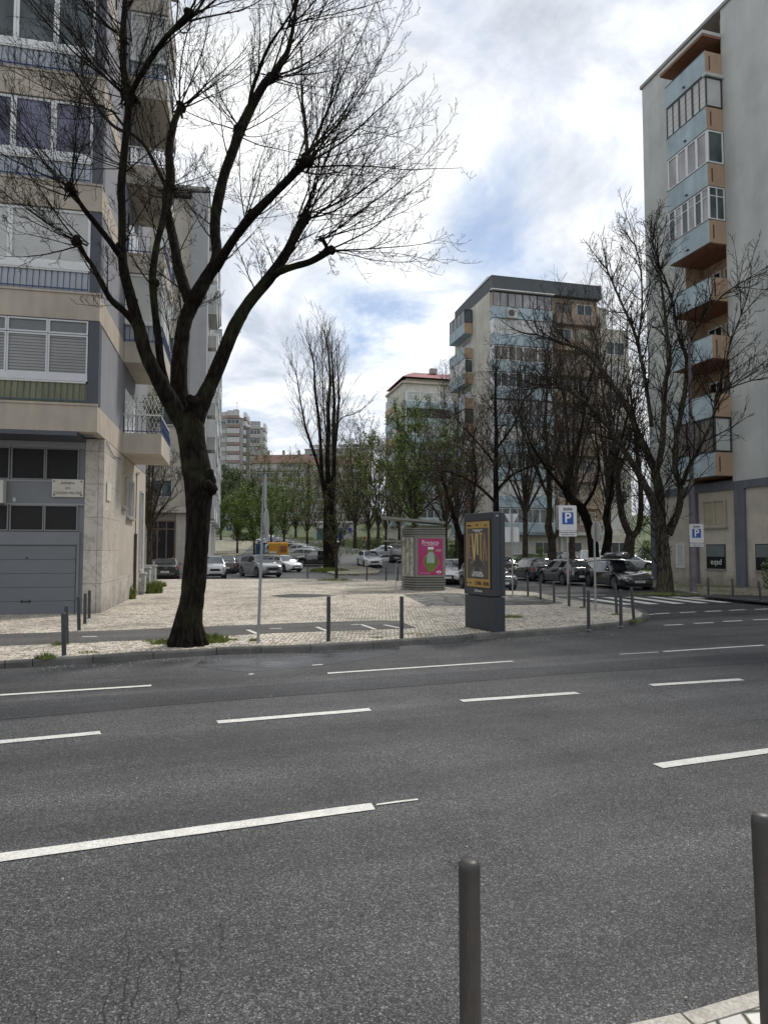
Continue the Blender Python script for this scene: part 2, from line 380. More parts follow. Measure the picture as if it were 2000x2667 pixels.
calc_n = cobble('white limestone setts', 9.5, (0.62, 0.6, 0.55), (0.4, 0.38, 0.34), (0.06, 0.06, 0.04), 1.0)
calc_f = cobble('far cobbles', 7.0, (0.36, 0.33, 0.26), (0.22, 0.2, 0.15), (0.09, 0.09, 0.05), 1.0)
slabs = cobble('old slabs', 1.2, (0.15, 0.145, 0.135), (0.1, 0.098, 0.09), (0.05, 0.05, 0.045), 0.3)
kerb_m = M('kerb stone', (0.13, 0.125, 0.115), 0.8, var=0.6, scale=1.6, fine=0.12)  # stone darkened so the shade of the backlit kerb face sits in its colour
kerb_n = M('pale kerb stone', (0.42, 0.39, 0.34), 0.85, var=0.25, scale=2.5, fine=0.25)
line_m = M('road paint', (0.66, 0.65, 0.60), 0.7, var=0.18, scale=9, fine=0.15)
def wear(m):
    nt = m.node_tree; bs = nt.nodes['Principled BSDF']; src = bs.inputs['Base Color'].links[0].from_socket
    a = noise(nt, pos(nt), 120, 4, .75); b = noise(nt, pos(nt), 2.6, 4, .6)
    ad = N(nt, 'ShaderNodeMath', operation='MULTIPLY_ADD'); nt.links.new(b, ad.inputs[0]); ad.inputs[1].default_value = .35; nt.links.new(a, ad.inputs[2])
    r = ramp(nt, [(.50, 1.0), (.60, 0.0)], ad.outputs[0]); nt.links.new(mixc(nt, (.10, .10, .10), src, mixc(nt, (.0, .0, .0), (1, 1, 1), ramp(nt, [(.53, 0.0), (.58, 1.0)], ad.outputs[0]).outputs[0])), bs.inputs['Base Color'])
wear(line_m)
grass_m = M('grass ground', (0.06, 0.085, 0.022), 0.95, var=0.5, scale=0.7, fine=0.35)
bark_h = bark('furrowed dark bark', (0.012, 0.0095, 0.0075), 10)
bark_t = bark('twig bark', (0.022, 0.017, 0.014), 20)
bark_b = bark('grey brown bark', (0.066, 0.056, 0.046), 8)
bark_r = bark('brown twig bark', (0.055, 0.045, 0.038), 8)
bark_p = bark('pale twig bark', (0.10, 0.085, 0.065), 8)
leaf_g = leafmat('spring leaf', (0.17, 0.25, 0.03), (0.10, 0.16, 0.025)); leaf_o = leafmat('olive bud', (0.21, 0.22, 0.06), (0.13, 0.13, 0.05))
leaf_d = leafmat('dark hedge leaf', (0.05, 0.085, 0.022), (0.08, 0.12, 0.03)); leaf_gr = leafmat('grass blade', (0.12, 0.18, 0.025), (0.18, 0.20, 0.05))
# ------------------------------------------------------------------ ground
import bmesh
def sheet(name, pts, off, mat, kind='structure', z0=None):
    bm = bmesh.new(); vs = [bm.verts.new((p[0], p[1], 0)) for p in pts]; f = bm.faces.new(vs)
    if f.normal.z < 0 or True: bmesh.ops.recalc_face_normals(bm, faces=bm.faces)
    bm.faces.ensure_lookup_table(); bm.normal_update()
    if bm.faces[0].normal.z < 0: bmesh.ops.reverse_faces(bm, faces=bm.faces)
    ys = [p[1] for p in pts]; y = 56
    while y < max(ys):
        if y > min(ys): bmesh.ops.bisect_plane(bm, geom=bm.verts[:]+bm.edges[:]+bm.faces[:], plane_co=(0, y, 0), plane_no=(0, 1, 0))
        y += 1.0 if y < 68 else (6 if y < 270 else 100)
    bmesh.ops.triangulate(bm, faces=bm.faces)
    for v in bm.verts: v.co.z = zt(v.co.y) + off
    me = bpy.data.meshes.new(name); bm.to_mesh(me); bm.free(); me.materials.append(mat)
    o = bpy.data.objects.new(name, me); COL.objects.link(o); 
    if kind: o['kind'] = kind
    return o
def gp(pts, z=0.0): return [tuple(G(x, y, z))[:2] for x, y in pts]
sheet('ground', [(-900, -60), (900, -60), (900, 1500), (-900, 1500)], 0.0, grass_m)
sheet('road', [(-90, -12), (90, -12), (90, 59.5), (40, 59.5), (17, 60.5), (-7, 61), (-24, 60), (-90, 60)], 0.006, asph)
far = gp([(560, 1470), (640, 1432), (690, 1410), (760, 1404), (830, 1406), (880, 1415), (935, 1429), (1000, 1437), (1100, 1443), (1200, 1449)])
sheet('hill_road', [(-19, 59)] + far[1:] + [(17, 60.3)], 0.014, asph_far)
sheet('cobbled_slope', gp([(300, 1470), (300, 1398), (480, 1400), (640, 1401), (668, 1409), (640, 1436), (600, 1466)]), 0.02, calc_f)
# damp strip along the plaza kerb, darker resurfaced side street
KERB = [(-700, 1800), (-300, 1768), (0, 1744), (85, 1738), (170, 1733), (330, 1722), (540, 1708), (800, 1698), (1000, 1686), (1200, 1672), (1400, 1656), (1520, 1645), (1600, 1637), (1655, 1629),
        (1682, 1622), (1694, 1614), (1688, 1604), (1662, 1595), (1625, 1588), (1570, 1580), (1520, 1574), (1470, 1566), (1430, 1556), (1400, 1549), (1360, 1546), (1300, 1545), (1210, 1541), (1120, 1527), (1045, 1517), (955, 1513), (800, 1512), (560, 1513), (420, 1514), (300, 1516)]
K = [Vector((*p, 0)) for p in gp(KERB)]
wet = gp([(540, 1712), (700, 1703), (860, 1696), (1040, 1684), (1040, 1700), (960, 1718), (820, 1738), (640, 1752), (500, 1738)])
sheet('damp_road_patch', wet, 0.0085, asph_w)
sheet('side_street', gp([(1700, 1616), (1760, 1611), (2400, 1578), (2400, 1540), (1650, 1525), (1560, 1545), (1540, 1560), (1625, 1584), (1690, 1601)]), 0.010, asph_d)
lane = gp([(-300, 1850), (0, 1832), (400, 1806), (700, 1785), (1000, 1764), (1400, 1738), (2300, 1680)]); lane2 = gp([(2300, 1712), (1500, 1755), (1000, 1795), (700, 1818), (400, 1842), (0, 1878), (-300, 1905)])
sheet('worn_lane_strip', lane + lane2, 0.0095, asph_d)
# plaza with kerb
def offset_line(P, d):
    out = []
    for i, p in enumerate(P):
        t = (P[min(i+1, len(P)-1)] - P[max(i-1, 0)]).normalized()
        out.append(p + Vector((-t.y, t.x, 0))*d)
    return out
inner = offset_line(K, 0.17)
plz = [(p.x, p.y) for p in inner] + [(-60, inner[-1].y), (-60, inner[0].y)]
o = sheet('cobbled_plaza', plz, 0.12, calc)
def kerb_run(P, name, w, h, mat, stone=1.1, gap=0.012, z0=-0.02):
    "stones laid end to end along a line, each bevelled"
    # resample
    segs = [(P[i+1]-P[i]).length for i in range(len(P)-1)]; tot = sum(segs)
    def pt(s):
        i = 0
        while i < len(segs)-1 and s > segs[i]: s -= segs[i]; i += 1
        return P[i].lerp(P[i+1], max(0, min(1, s/segs[i])))
    mb = MB(); s = 0; rnd = random.Random(3)
    while s < tot - 0.3:
        L = min(stone*rnd.uniform(0.75, 1.2), tot - s); a = pt(s + gap/2); b = pt(s + L - gap/2); t = (b-a).normalized(); n = Vector((-t.y, t.x, 0))
        dh = rnd.uniform(-0.006, 0.006); e = 0.03
        sec = [(0, z0), (0.008, h-e+dh), (e, h+dh), (w, h+dh), (w, z0)]
        k = len(mb.v)
        for q in (a, b):
            for (u, z) in sec: p = q + n*u; mb.v.append((p.x, p.y, z))
        for j in range(4): mb.f.append((k+j, k+5+j, k+6+j, k+j+1))
        mb.f.append(tuple(k+j for j in range(5))); mb.f.append(tuple(k+9-j for j in range(5)))
        s += L
    o = mb.build(name, mat); o['kind'] = 'structure'; return fixn(o)
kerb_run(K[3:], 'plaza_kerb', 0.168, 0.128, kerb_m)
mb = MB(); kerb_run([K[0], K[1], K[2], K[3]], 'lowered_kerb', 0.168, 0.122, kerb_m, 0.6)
# path strip and slabs inside the plaza
sheet('asphalt_path', gp([(-500, 1672), (0, 1652), (280, 1643), (540, 1632), (800, 1622), (1000, 1616), (1040, 1618), (1085, 1636), (900, 1643), (700, 1650), (450, 1664), (200, 1675), (0, 1683), (-500, 1708)], 0.12), 0.124, asph_p)
sheet('slab_paving', gp([(1050, 1549), (1130, 1544), (1270, 1548), (1395, 1552), (1425, 1562), (1470, 1571), (1430, 1575), (1230, 1578), (1110, 1578)], 0.12), 0.124, slabs)
sheet('plaza_stain', gp([(700, 1552), (760, 1547), (830, 1548), (880, 1551), (820, 1556), (740, 1557)], 0.12), 0.1235, asph_d)
# our own pavement corner with pale kerb
NK = gp([(900, 2800), (1300, 2740), (1620, 2667), (1760, 2628), (1880, 2594), (1975, 2565), (2300, 2470), (3200, 2260)], .125)
NK = [Vector((*p, 0)) for p in NK]
NKr = list(reversed(NK)); d0 = (NKr[1]-NKr[0]).normalized()
kerb_run(offset_line(NKr, 0.0), 'near_kerb', 0.105, 0.128, kerb_n, 0.9)
ni = offset_line(NKr, 0.107)
o = sheet('near_pavement', [(p.x, p.y) for p in ni] + [(ni[-1].x, -8), (14, -8)], 0.12, calc_n)
# right hand pavement
RK = gp([(1560, 1500), (1640, 1522), (1700, 1538), (1760, 1545), (1800, 1553), (1850, 1560), (1920, 1567), (2000, 1574), (2200, 1590), (2600, 1612)])
RK = [Vector((*p, 0)) for p in RK]; RKr = list(reversed(RK))
rk2 = offset_line(RKr, -0.17)
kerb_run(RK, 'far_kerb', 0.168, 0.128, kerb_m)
ri = offset_line(RK, 0.17)
sheet('side_pavement', [(p.x, p.y) for p in ri] + [(60, ri[-1].y), (60, 57), (ri[0].x, 57)], 0.12, calc_f)
sheet('pavement_asphalt', gp([(1815, 1553), (1860, 1548), (2000, 1552), (2300, 1560), (2300, 1586), (2000, 1570), (1900, 1561)], 0.12), 0.124, asph_d)
# poplar island
ISL = gp([(840, 1490), (835, 1479), (900, 1474), (960, 1480), (990, 1489), (985, 1496), (930, 1499), (870, 1499)]); IV = [Vector((*p, zt(p[1]))) for p in ISL]
IVc = IV + [IV[0]]
mb = MB(); cpt = sum(IV, Vector())/len(IV)
for i in range(len(IV)):
    a, b = IVc[i], IVc[i+1]; mb.quad((a.x, a.y, a.z-.05), (b.x, b.y, b.z-.05), (b.x, b.y, b.z+.13), (a.x, a.y, a.z+.13)); mb.poly([(a.x, a.y, a.z+.13), (b.x, b.y, b.z+.13), (cpt.x, cpt.y, cpt.z+.13)])
o = mb.build('tree_island', calc_f); o['kind'] = 'structure'; fixn(o)

# ---- painted markings (thin slabs of thermoplastic, one object per painted stroke family)
def stroke(mb, a, b, w, z=0.013, ragged=True, rnd=random.Random(5)):
    a = Vector((a[0], a[1], 0)); b = Vector((b[0], b[1], 0)); t = (b-a); L = t.length; t.normalize(); n = Vector((-t.y, t.x, 0)); m = max(2, int(L/0.25))
    left, right = [], []
    for i in range(m+1):
        q = a.lerp(b, i/m); e1 = rnd.uniform(-.004, .004) if ragged else 0; e2 = rnd.uniform(-.004, .004) if ragged else 0
        ex = rnd.uniform(-.03, .03) if i in (0, m) else 0
        left.append(q + n*(w/2+e1) + t*ex); right.append(q - n*(w/2+e2) + t*ex*0.3)
    mb.grid([[(*p.xy, z) for p in right], [(*p.xy, z) for p in left]])
def mark(name, items, w, z=0.013, zg=0.0):
    mb = MB()
    for (x0, y0, x1, y1) in items: a = G(x0, y0, zg); b = G(x1, y1, zg); stroke(mb, a, b, w, z + zg)
    o = mb.build(name, line_m); o['kind'] = 'structure'; return o
for it in [(-500, 2308, 967, 2105), (1712, 1999, 2500, 1890)]: mark('lane_line', [it], 0.135)
mark('worn_lane_line', [(975, 2101, 1085, 2087)], 0.03)
for it in [(-400, 1974, 266, 1911), (567, 1884, 962, 1851), (1204, 1828, 1506, 1807), (1692, 1787, 1930, 1772)]: mark('lane_line', [it], 0.14)
for it in [(-300, 1832, 394, 1788), (850, 1756, 1337, 1724), (1728, 1699, 1990, 1682)]: mark('edge_line', [it], 0.10)
mark('worn_lane_line', [(1614, 1706, 1716, 1700)], 0.05)
for it in [(1655, 1603, 1702, 1601), (1706, 1600, 1743, 1598), (1770, 1597, 1811, 1595), (1838, 1594, 1878, 1592), (1900, 1591, 1942, 1589), (1965, 1588.5, 2003, 1587)]: mark('give_way_dash', [it], 0.13)
for it in [(1730, 1630, 1778, 1628), (1808, 1625, 1858, 1623), (1883, 1620, 1932, 1618), (1960, 1616, 2010, 1614)]: mark('junction_dash', [it], 0.13)
mark('stop_line', [(1413, 1551.5, 1578, 1550.5)], 0.2)
for sx, sy, ex, ey in [(1462, 1559, 1576, 1577), (1515, 1557.5, 1640, 1575.5), (1579, 1556.5, 1705, 1574.5), (1640, 1555.5, 1770, 1573.5), (1696, 1555, 1833, 1572), (1750, 1555, 1893, 1570.5), (1800, 1556, 1950, 1570.5)]:
    mark('crosswalk_stripe', [(sx, sy, ex, ey)], 0.48)
mark('path_marking', [(214, 1659, 252, 1658.5)], 0.09, 0.006, .12)
for it in [(645, 1641, 668, 1651), (705, 1638, 735, 1637), (825, 1634, 852, 1644), (915, 1628, 940, 1627), (940, 1627, 978, 1640), (1000, 1628, 1040, 1636)]: mark('path_marking', [it], 0.09, 0.006, .12)
mark('paint_splash', [(648, 1759, 662, 1757), (812, 1735, 838, 1733)], 0.07, 0.013)

crack_m = M('dark crack', (0.018, 0.018, 0.018), 0.95, var=0.1)  # thin flat dark strips drawn as road cracks
rndc = random.Random(8)
for pts in ([(330, 2440), (338, 2520), (325, 2600), (312, 2680), (318, 2760)], [(368, 2505), (362, 2570), (340, 2640), (330, 2720)], [(455, 2470), (468, 2540), (462, 2620), (466, 2740)], [(290, 2560), (272, 2620), (262, 2700)], [(575, 2400), (580, 2450), (570, 2490)], [(400, 2470), (430, 2500), (455, 2520)], [(80, 2620), (92, 2680), (88, 2760)]):
    mbc = MB(); P_ = [G(x, y) for x, y in pts]; Q_ = []
    for i in range(len(P_)-1):
        for j in range(7): Q_.append(P_[i].lerp(P_[i+1], j/7) + Vector((rndc.uniform(-.011, .011), rndc.uniform(-.011, .011), 0)))
    lft = [(q.x - w_, q.y, .0105) for q in Q_ for w_ in [rndc.uniform(.0008, .0028)]]; rgt = [(q.x + rndc.uniform(.0008, .0028), q.y, .0105) for q in Q_]
    mbc.grid([lft, rgt]); oc = mbc.build('road_crack', crack_m); oc['kind'] = 'structure'; fixn(oc)
# litter, gravel and fallen twigs
gm_ = M('stone chip', (.4, .38, .34), .9); mbg = MB(); mbt = MB()
for _ in range(300):
    if rndc.random() < .12: x, y = rndc.uniform(150, 1950), rndc.uniform(1800, 2660)
    else:
        x = rndc.uniform(90, 1650); y = 1738 - (x-85)*.0655 + abs(rndc.gauss(0, 9)) + 3
    q = G(x, y); r_ = rndc.uniform(.002, .006) * (1.0 if y > 2000 else 1.4)
    mbg.box(q.x-r_, q.x+r_, q.y-r_*.8, q.y+r_*.8, .006, .012+r_*.7)
for _ in range(260):
    x = rndc.uniform(100, 1650); y = 1738 - (x-85)*.0655 - rndc.uniform(4, 120); q = G(x, y, .125); a_ = rndc.uniform(0, 3.14); l_ = rndc.uniform(.02, .09)
    mbt.tube([(q.x, q.y, .128), (q.x+math.cos(a_)*l_, q.y+math.sin(a_)*l_, .131)], .0022, 3)
og = mbg.build('gravel', gm_); tag(og, 'loose stone chips scattered on the asphalt and along the kerb', 'gravel', kind='stuff')
og = mbt.build('fallen_twigs', bark_t); tag(og, 'fallen twigs scattered on the plaza cobbles', 'twigs', kind='stuff')

# ------------------------------------------------------------------ buildings
def frame_of(ox, oy, kind):
    "wall frames in building coordinates (u along wall, n outwards)"
    return {'front': (ox, oy, 1, 0, 0, -1), 'right': (ox, oy, 0, 1, 1, 0), 'left': (ox, oy, 0, 1, -1, 0)}[kind]
def window(par, fr, u0, u1, z0, z1, cols=2, fm=None, pm=None, n=0.0, transom=None, fw=0.05, dp=0.07, name='window', sill=False):
    fm = fm or alu; pm = pm or glass_g
    mb = MB(); b = fw
    mb.box(u0, u1, n, n+dp, z1-b, z1, fr); mb.box(u0, u1, n, n+dp, z0, z0+b, fr)
    mb.box(u0, u0+b, n, n+dp, z0+b, z1-b, fr); mb.box(u1-b, u1, n, n+dp, z0+b, z1-b, fr)
    for i in range(1, cols):
        u = u0 + (u1-u0)*i/cols; mb.box(u-b*.45, u+b*.45, n, n+dp-.004, z0+b, z1-b, fr)
    if transom: mb.box(u0+b, u1-b, n, n+dp-.008, transom-b*.4, transom+b*.4, fr)
    w = mb.build(name, fm, par)
    p = MB().box(u0+b*.5, u1-b*.5, n-.02, n+dp*0.45, z0+b*.5, z1-b*.5, fr).build('pane', pm, w)
    if sill: MB().box(u0-.08, u1+.08, n, n+.14, z0-.07, z0-.003, fr).build('sill', concrete, w)
    return w
def railing(par, fr, u0, u1, z0, z1, n, bar=bluerail, pan=None, step=0.155, top=whiterail, returns=0.0):
    mb = MB(); k = int((u1-u0)/step)
    for i in range(k+1):
        u = u0 + (u1-u0)*i/k
        ox, oy, ux, uy, nx, ny = fr
        def W(u, nn, z): return (ox+u*ux+nn*nx, oy+u*uy+nn*ny, z)
        h = z1-z0
        mb.tube([W(u, n+.055, z0+.02), W(u, n+.06, z0+.18*h), W(u, n+.055, z0+.5*h), W(u, n+.015, z0+.78*h), W(u, n+.01, z1)], 0.011, 4)
    mb.box(u0, u1, n+.045, n+.07, z0+.08*(z1-z0), z0+.08*(z1-z0)+.03, fr)
    r = mb.build('railing', bar, par)
    MB().box(u0, u1, n-.03, n+.03, z1, z1+.05, fr).build('handrail', top, r)
    if pan: MB().box(u0, u1, n-.03, n-.015, z0, z1, fr).build('panel', pan, r)
    return r

# ===== left apartment building =====
LB = thing('apartment_building', 'tall beige and blue grey apartment block on the left with garage door and barred balconies', 'building', (-8.05, 19.0, 0), R(12.5))
FU = frame_of(0, 0, 'front'); SD = frame_of(0, 0, 'right'); D = 11.2; Wd = 9.5; P3 = 3.17; B0 = 5.28
TOP = B0 + P3*9
mb = MB()
mb.box(-Wd, -.02, .35, D, B0+.02, TOP); mb.build('wall', bluegrey, LB)
mb = MB(); mb.box(-Wd, -.50, 1.25, D, 0, B0); mb.build('ground_floor_core', garage_d, LB)
# stone ground floor
mb = MB(); mb.box(-.52, .0, 1.20, 4.3, 0.0, B0-.02); mb.box(-2.95, -2.60, 1.20, 1.5, 0, B0-.02) if False else None
mb.box(-.02, 0, 4.303, D, 0.0, 1.05)
mb.build('stone_pillar', marble, LB)
mb = MB(); mb.box(-.06, -.012, 4.31, D-.01, 1.053, B0-.015); mb.build('side_wall', beige_l, LB)
for k in range(9):
    z = B0 + P3*k
    mb = MB(); mb.box(-Wd, 0.0, 0, .345, z, z+.73)
    mb.box(-Wd, .003, -.03, .06, z+.733, z+.79)   # ledge
    mb.box(-.2, .004, .347, 4.25, z-.002, z+.73)
    mb.build('floor_band', beige, LB)
    MB().box(-.28, .001, .03, .40, z+.792, z+P3-.003).build('corner_strip', navy, LB)
    MB().box(-Wd, -.285, .2, .345, z+.792, z+P3-.003).build('window_backing', rail_pan, LB)
    zr0, zr1, zs1 = z+.80, z+1.36, z+1.60
    pan = [rail_pan_y, rail_pan, rail_pan, rail_pan][min(k, 3)]
    MB().box(-Wd, -.29, -.005+.05, .14, zr0, zr1).build('railing_panel', pan, LB)
    railing(LB, FU, -Wd+.1, -.33, zr0, zr1, -.03, bar=bluerail if k else M('teal railing', (.05, .09, .13), .5), step=.158)
    MB().box(-Wd, -.288, -.01, .197, zr1+.052, zs1).build('window_sill', white_al if k else alu, LB)
    pms = [shut_g, shut_w, glass_p, glass_g, glass_g, shut_w, glass_g, glass_p, glass_g]
    zt1 = z+P3-.02
    for j in range(8):
        u1 = -.30 - j*1.05; u0 = u1 - 1.04
        if k == 0:
            window(LB, FU, u0, u1, zs1, zt1-.42, 1, alu, pms[k], n=-.10, fw=.045)
            window(LB, FU, u0, u1, zt1-.40, zt1, 1, alu, M('grey transom slats', (.16, .17, .17), .5), n=-.10, fw=.045, name='transom_window')
        elif k == 1 or k == 5:
            if j % 2 == 0: window(LB, FU, -.30-(j+2)*1.05, u1, zs1, zt1, 1, white_al, shut_w, n=-.12, fw=.07)
        else: window(LB, FU, u0, u1, zs1, zt1, 1, white_al, pms[k], n=-.12, fw=.07)
# underside + garage front (recess plane y=1.2)
GF = frame_of(0, 1.25, 'front')
MB().box(-Wd, -.52, .002, 1.24, B0-.12, B0-.004).build('soffit', navy, LB)
def garage_door(u0, u1):
    g = MB()
    for i in range(5):
        za, zb = .10 + i*.40, .10 + (i+1)*.40 - .012
        g.box(u0+.12, u1-.2, .0, .04, za, zb, GF)
    gd = g.build('garage_door', garage, LB)
    MB().box(u0, u0+.10, 0, .09, 0, 2.12, GF).box(u1-.17, u1-.1, 0, .07, 0, 2.12, GF).box(u0, u1-.10, 0, .075, 2.125, 2.50, GF).build('door_frame', garage_d, LB)
    MB().box((u0+u1)/2-.12, (u0+u1)/2+.12, .045, .075, .48, .51, GF).box((u0+u1)/2-.12, (u0+u1)/2-.09, .04, .07, .45, .54, GF).box((u0+u1)/2+.09, (u0+u1)/2+.12, .04, .07, .45, .54, GF).build('handle', blackp, gd)
    MB().box((u0+u1)/2-.03, (u0+u1)/2+.03, .04, .055, 1.72, 1.76, GF).build('lock', blackp, gd)
    return gd
garage_door(-3.55, -.53)
garage_door(-6.9, -3.85)
MB().box(-3.84, -3.56, 0, .1, 0, B0-.13, GF).build('door_pier', beige, LB)
gfr = M('grey window bar', (.2, .2, .2), .5)
for u in (-.70, -1.62, -2.56):
    u0 = max(u-.90, -3.5)
    window(LB, GF, u0, u, 2.53, 3.28, 1, gfr, dkmat, n=0.0, fw=.03)
    window(LB, GF, u0, u, 4.02, 4.95, 1, gfr, dkmat, n=0.0, fw=.03)
MB().box(-3.55, -.53, 0, .03, 3.30, 3.99, GF).build('fascia', garage_d, LB)
MB().box(-3.55, -.53, .031, .06, 3.283, 3.33, GF).box(-3.55, -.53, .031, .06, 3.96, 4.01, GF).box(-3.55, -.53, .0, .05, 4.96, B0-.13, GF).build('trim', M('grey trim', (.26, .265, .27), .5), LB)
text('house_number', '8', .17, white_p, LB, (-2.42, 1.25-.034, 3.42))
# side balconies
for k in range(9):
    z = B0 + P3*k; y0, y1, wx = 4.3, 7.6, 1.30
    mb = MB(); mb.box(.001, wx, y0, y0+.09, z, z+.70); mb.box(wx-.09, wx, y0+.092, y1, z, z+.70); mb.box(.001, wx-.092, y0+.092, y1, z, z+.10)
    mb.box(.001, wx-.092, y1-.09, y1-.002, z+.102, z+.70)
    b = mb.build('balcony', beige_l, LB)
    enclosed = k in (1, 4, 6)
    FB = frame_of(0, y0, 'front'); FR = frame_of(wx, 0, 'right')
    railing(b, FB, .04, wx-.03, z+.71, z+1.33, -.06, step=.15)
    r2 = railing(b, FR, y0+.05, y1-.05, z+.71, z+1.33, -.06, step=.16)
    if enclosed:
        window(b, FB, .01, wx-.01, z+1.40, z+P3-.02, 1, white_al, shut_w, n=-.14, fw=.08)
        window(b, FR, y0+.15, y1, z+1.40, z+P3-.02, 3, white_al, shut_w, n=-.14, fw=.08)
        MB().box(.01, wx-.13, y0+.12, y0+.14, z+.105, z+1.40).build('panel', rail_pan, b)
    else:
        # scissor trellis behind the railing
        mb = MB(); hh = z+.72; 
        top = z + (2.05 if k in (0, 5, 6) else 1.3)
        if k in (0, 3, 6):
            for i in range(-6, 14):
                ua = i*.13
                for sgn in (1, -1):
                    a = [ua, hh]; bb = [ua + sgn*(top-hh)*.42, top]
                    lo, hi = .06, wx-.08
                    def clip(p, q):
                        t0, t1 = 0., 1.; dx = q[0]-p[0]
                        for s, lim in ((1, hi), (-1, lo)):
                            d = s*dx; r = s*lim - s*p[0]
                            if d > 0: t1 = min(t1, r/d)
                            elif d < 0: t0 = max(t0, r/d)
                        return (t0, t1)
                    t0, t1 = clip(a, bb)
                    if t1 > t0: mb.tube([(a[0]+(bb[0]-a[0])*t0, y0+.13+.006*sgn, a[1]+(bb[1]-a[1])*t0), (a[0]+(bb[0]-a[0])*t1, y0+.13+.006*sgn, a[1]+(bb[1]-a[1])*t1)], .009, 4)
            mb.build('trellis', whiterail, b)
    MB().box(.002, .03, y0+.5, y1-.4, z+.12, z+2.35).build('balcony_door', dkglass if k else white_al, LB)
window(LB, SD, 4.75, 5.35, 3.45, 4.6, 1, beige, M('tan blind', (.33, .25, .15), .8), n=-.02, fw=.06, sill=True)
window(LB, SD, 5.75, 7.3, 3.15, 4.55, 2, alu, glass_c, n=-.02, fw=.06, sill=True)
window(LB, SD, 9.3, 10.2, 1.1, 4.4, 1, alu, glass_c, n=-.02, fw=.06)
MB().tube([(.05, 7.9, 0.3), (.05, 7.9, 2.6)], .055, 8).build('drain_pipe', M('brown pipe', (.05, .04, .035), .5), LB)
MB().tube([(.04, 7.9, 2.6), (.04, 7.9, 5.0), (.03, 9, 5.1)], .018, 6).build('cable', blackp, LB)
MB().tube([(.03, 1.3, 5.2), (.03, 2.6, 4.95), (.03, 4.2, 5.05)], .012, 5).build('cable', blackp, LB)
MB().box(-Wd-.1, .1, -.1, D+.1, TOP, TOP+.35).build('parapet', beige, LB)
# street name plates
def plate(par, fr, u, z, w, h, lines, n, name='street_name_plate', rot=None, loc=None):
    p = MB().box(u-w/2, u+w/2, n, n+.025, z-h/2, z+h/2, fr).build(name, M('plate stone', (.55, .52, .46), .7), par); bevel(p, .006)
    return p
sp = thing('street_name_plate', 'stone street name plate reading AVENIDA DO COLEGIO MILITAR above the garage', 'street sign', (0, 0, 0))
sp.matrix_world = Matrix.Translation((-8.05, 19, 0)) @ Matrix.Rotation(R(12.5), 4, 'Z')
pl = plate(sp, GF, -.98, 3.78, .86, .52, [], .065)
for i, (s, sz) in enumerate([('AVENIDA', .105), ('DO', .095), ('COLÉGIO MILITAR', .105)]): text('lettering', s, sz, ink, sp, (-.98, 1.25-.093, 3.78+.145-i*.145), sx=.88)
mb = MB()
for du in (-.37, .37):
    for dz in (-.2, .2): mb.lathe((-.98+du, 1.25-.092, 3.78+dz), [(.022, 0), (.022, -.012), (.001, -.016)], 8, 'y')
mb.build('screw', ink, sp)
sp2 = thing('street_name_plate', 'blank looking stone plate seen edge on, on the side of the corner pillar', 'street sign'); sp2.matrix_world = sp.matrix_world
plate(sp2, SD, 1.95, 3.75, .7, .55, [], .012)
# air conditioner by the garage
def ac_unit(label, base, rz, w=.8, h=.62, d=.3, txt=None):
    t = thing('air_conditioner', label, 'air conditioner', base, rz, 'air conditioners on the facades')
    b = MB().box(-w/2, w/2, -d/2, d/2, 0, h).build('casing', M('ac casing', (.52, .50, .46), .5, var=.12), t); bevel(b, .02)
    mb = MB(); cx = -w*.14
    for i in range(9):
        z = .08 + (h-.16)*i/8; mb.box(cx-h*.36, cx+h*.36, -d/2-.012, -d/2-.002, z-.006, z+.006)
    for i in range(4):
        u = cx - h*.36 + h*.72*i/3; mb.box(u-.008, u+.008, -d/2-.016, -d/2-.003, .07, h-.07)
    mb.build('grille', M('ac grille', (.3, .3, .28), .5), t)
    MB().lathe((cx, -d/2-.001, h/2), [(h*.36, 0), (h*.36, -.0012)], 20, 'y').build('fan', blackp, t)
    MB().box(-w*.35, -w*.3, -d/2, d/2+.1, -.06, -.002).box(w*.3, w*.35, -d/2, d/2+.1, -.06, -.002).build('bracket', steel, t)
    if txt: text('logo', txt, .07, sign_r, t, (w*.14, -d/2-.012, h*.85), sx=1)
    return t
def LBw(x, y, z): 
    c, s = math.cos(R(12.5)), math.sin(R(12.5)); return (-8.05 + x*c - y*s, 19 + x*s + y*c, z)
ac_unit('white air conditioner bolted beside the street name plate above the garage', LBw(-3.02, 1.04, 3.30), R(12.5), .8, .66, txt='Zodiac')
ac_unit('white air conditioner sticking out on brackets beside the first floor side balcony', LBw(1.0, 8.4, 8.15), R(12.5), .75, .85)
# ===== second building, behind on the left =====
SB = thing('apartment_building', 'second tall grey apartment block with raised entrance, behind the left building', 'building', (-14.5, 55, 0), R(12.5))
H2 = 31.6
MB().box(-9, -1.35, 0.9, 12, 0, H2-.4).build('wall', beige_l, SB)
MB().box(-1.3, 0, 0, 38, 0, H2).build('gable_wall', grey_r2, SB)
mb = MB(); mb.box(-9, -4.35, 0.3, .89, 0, 4.9); mb.box(-2.2, -1.36, 0.3, .89, 0, 4.9); mb.box(-9, -1.36, -.2, .89, 4.903, 5.4); mb.build('porch', beige_l, SB)
mb = MB()
for i in range(6): mb.box(-4.34, -2.21, -.9+i*.26, .25, i*.18, (i+1)*.18-.003)
mb.build('entrance_steps', concrete, SB)
window(SB, frame_of(0, .5, 'front'), -4.3, -2.25, 1.1, 4.3, 3, M('brown door frame', (.16, .1, .07), .6), dkglass, n=0, fw=.09, name='entrance_door', transom=3.6)
F2 = frame_of(0, 0, 'right')
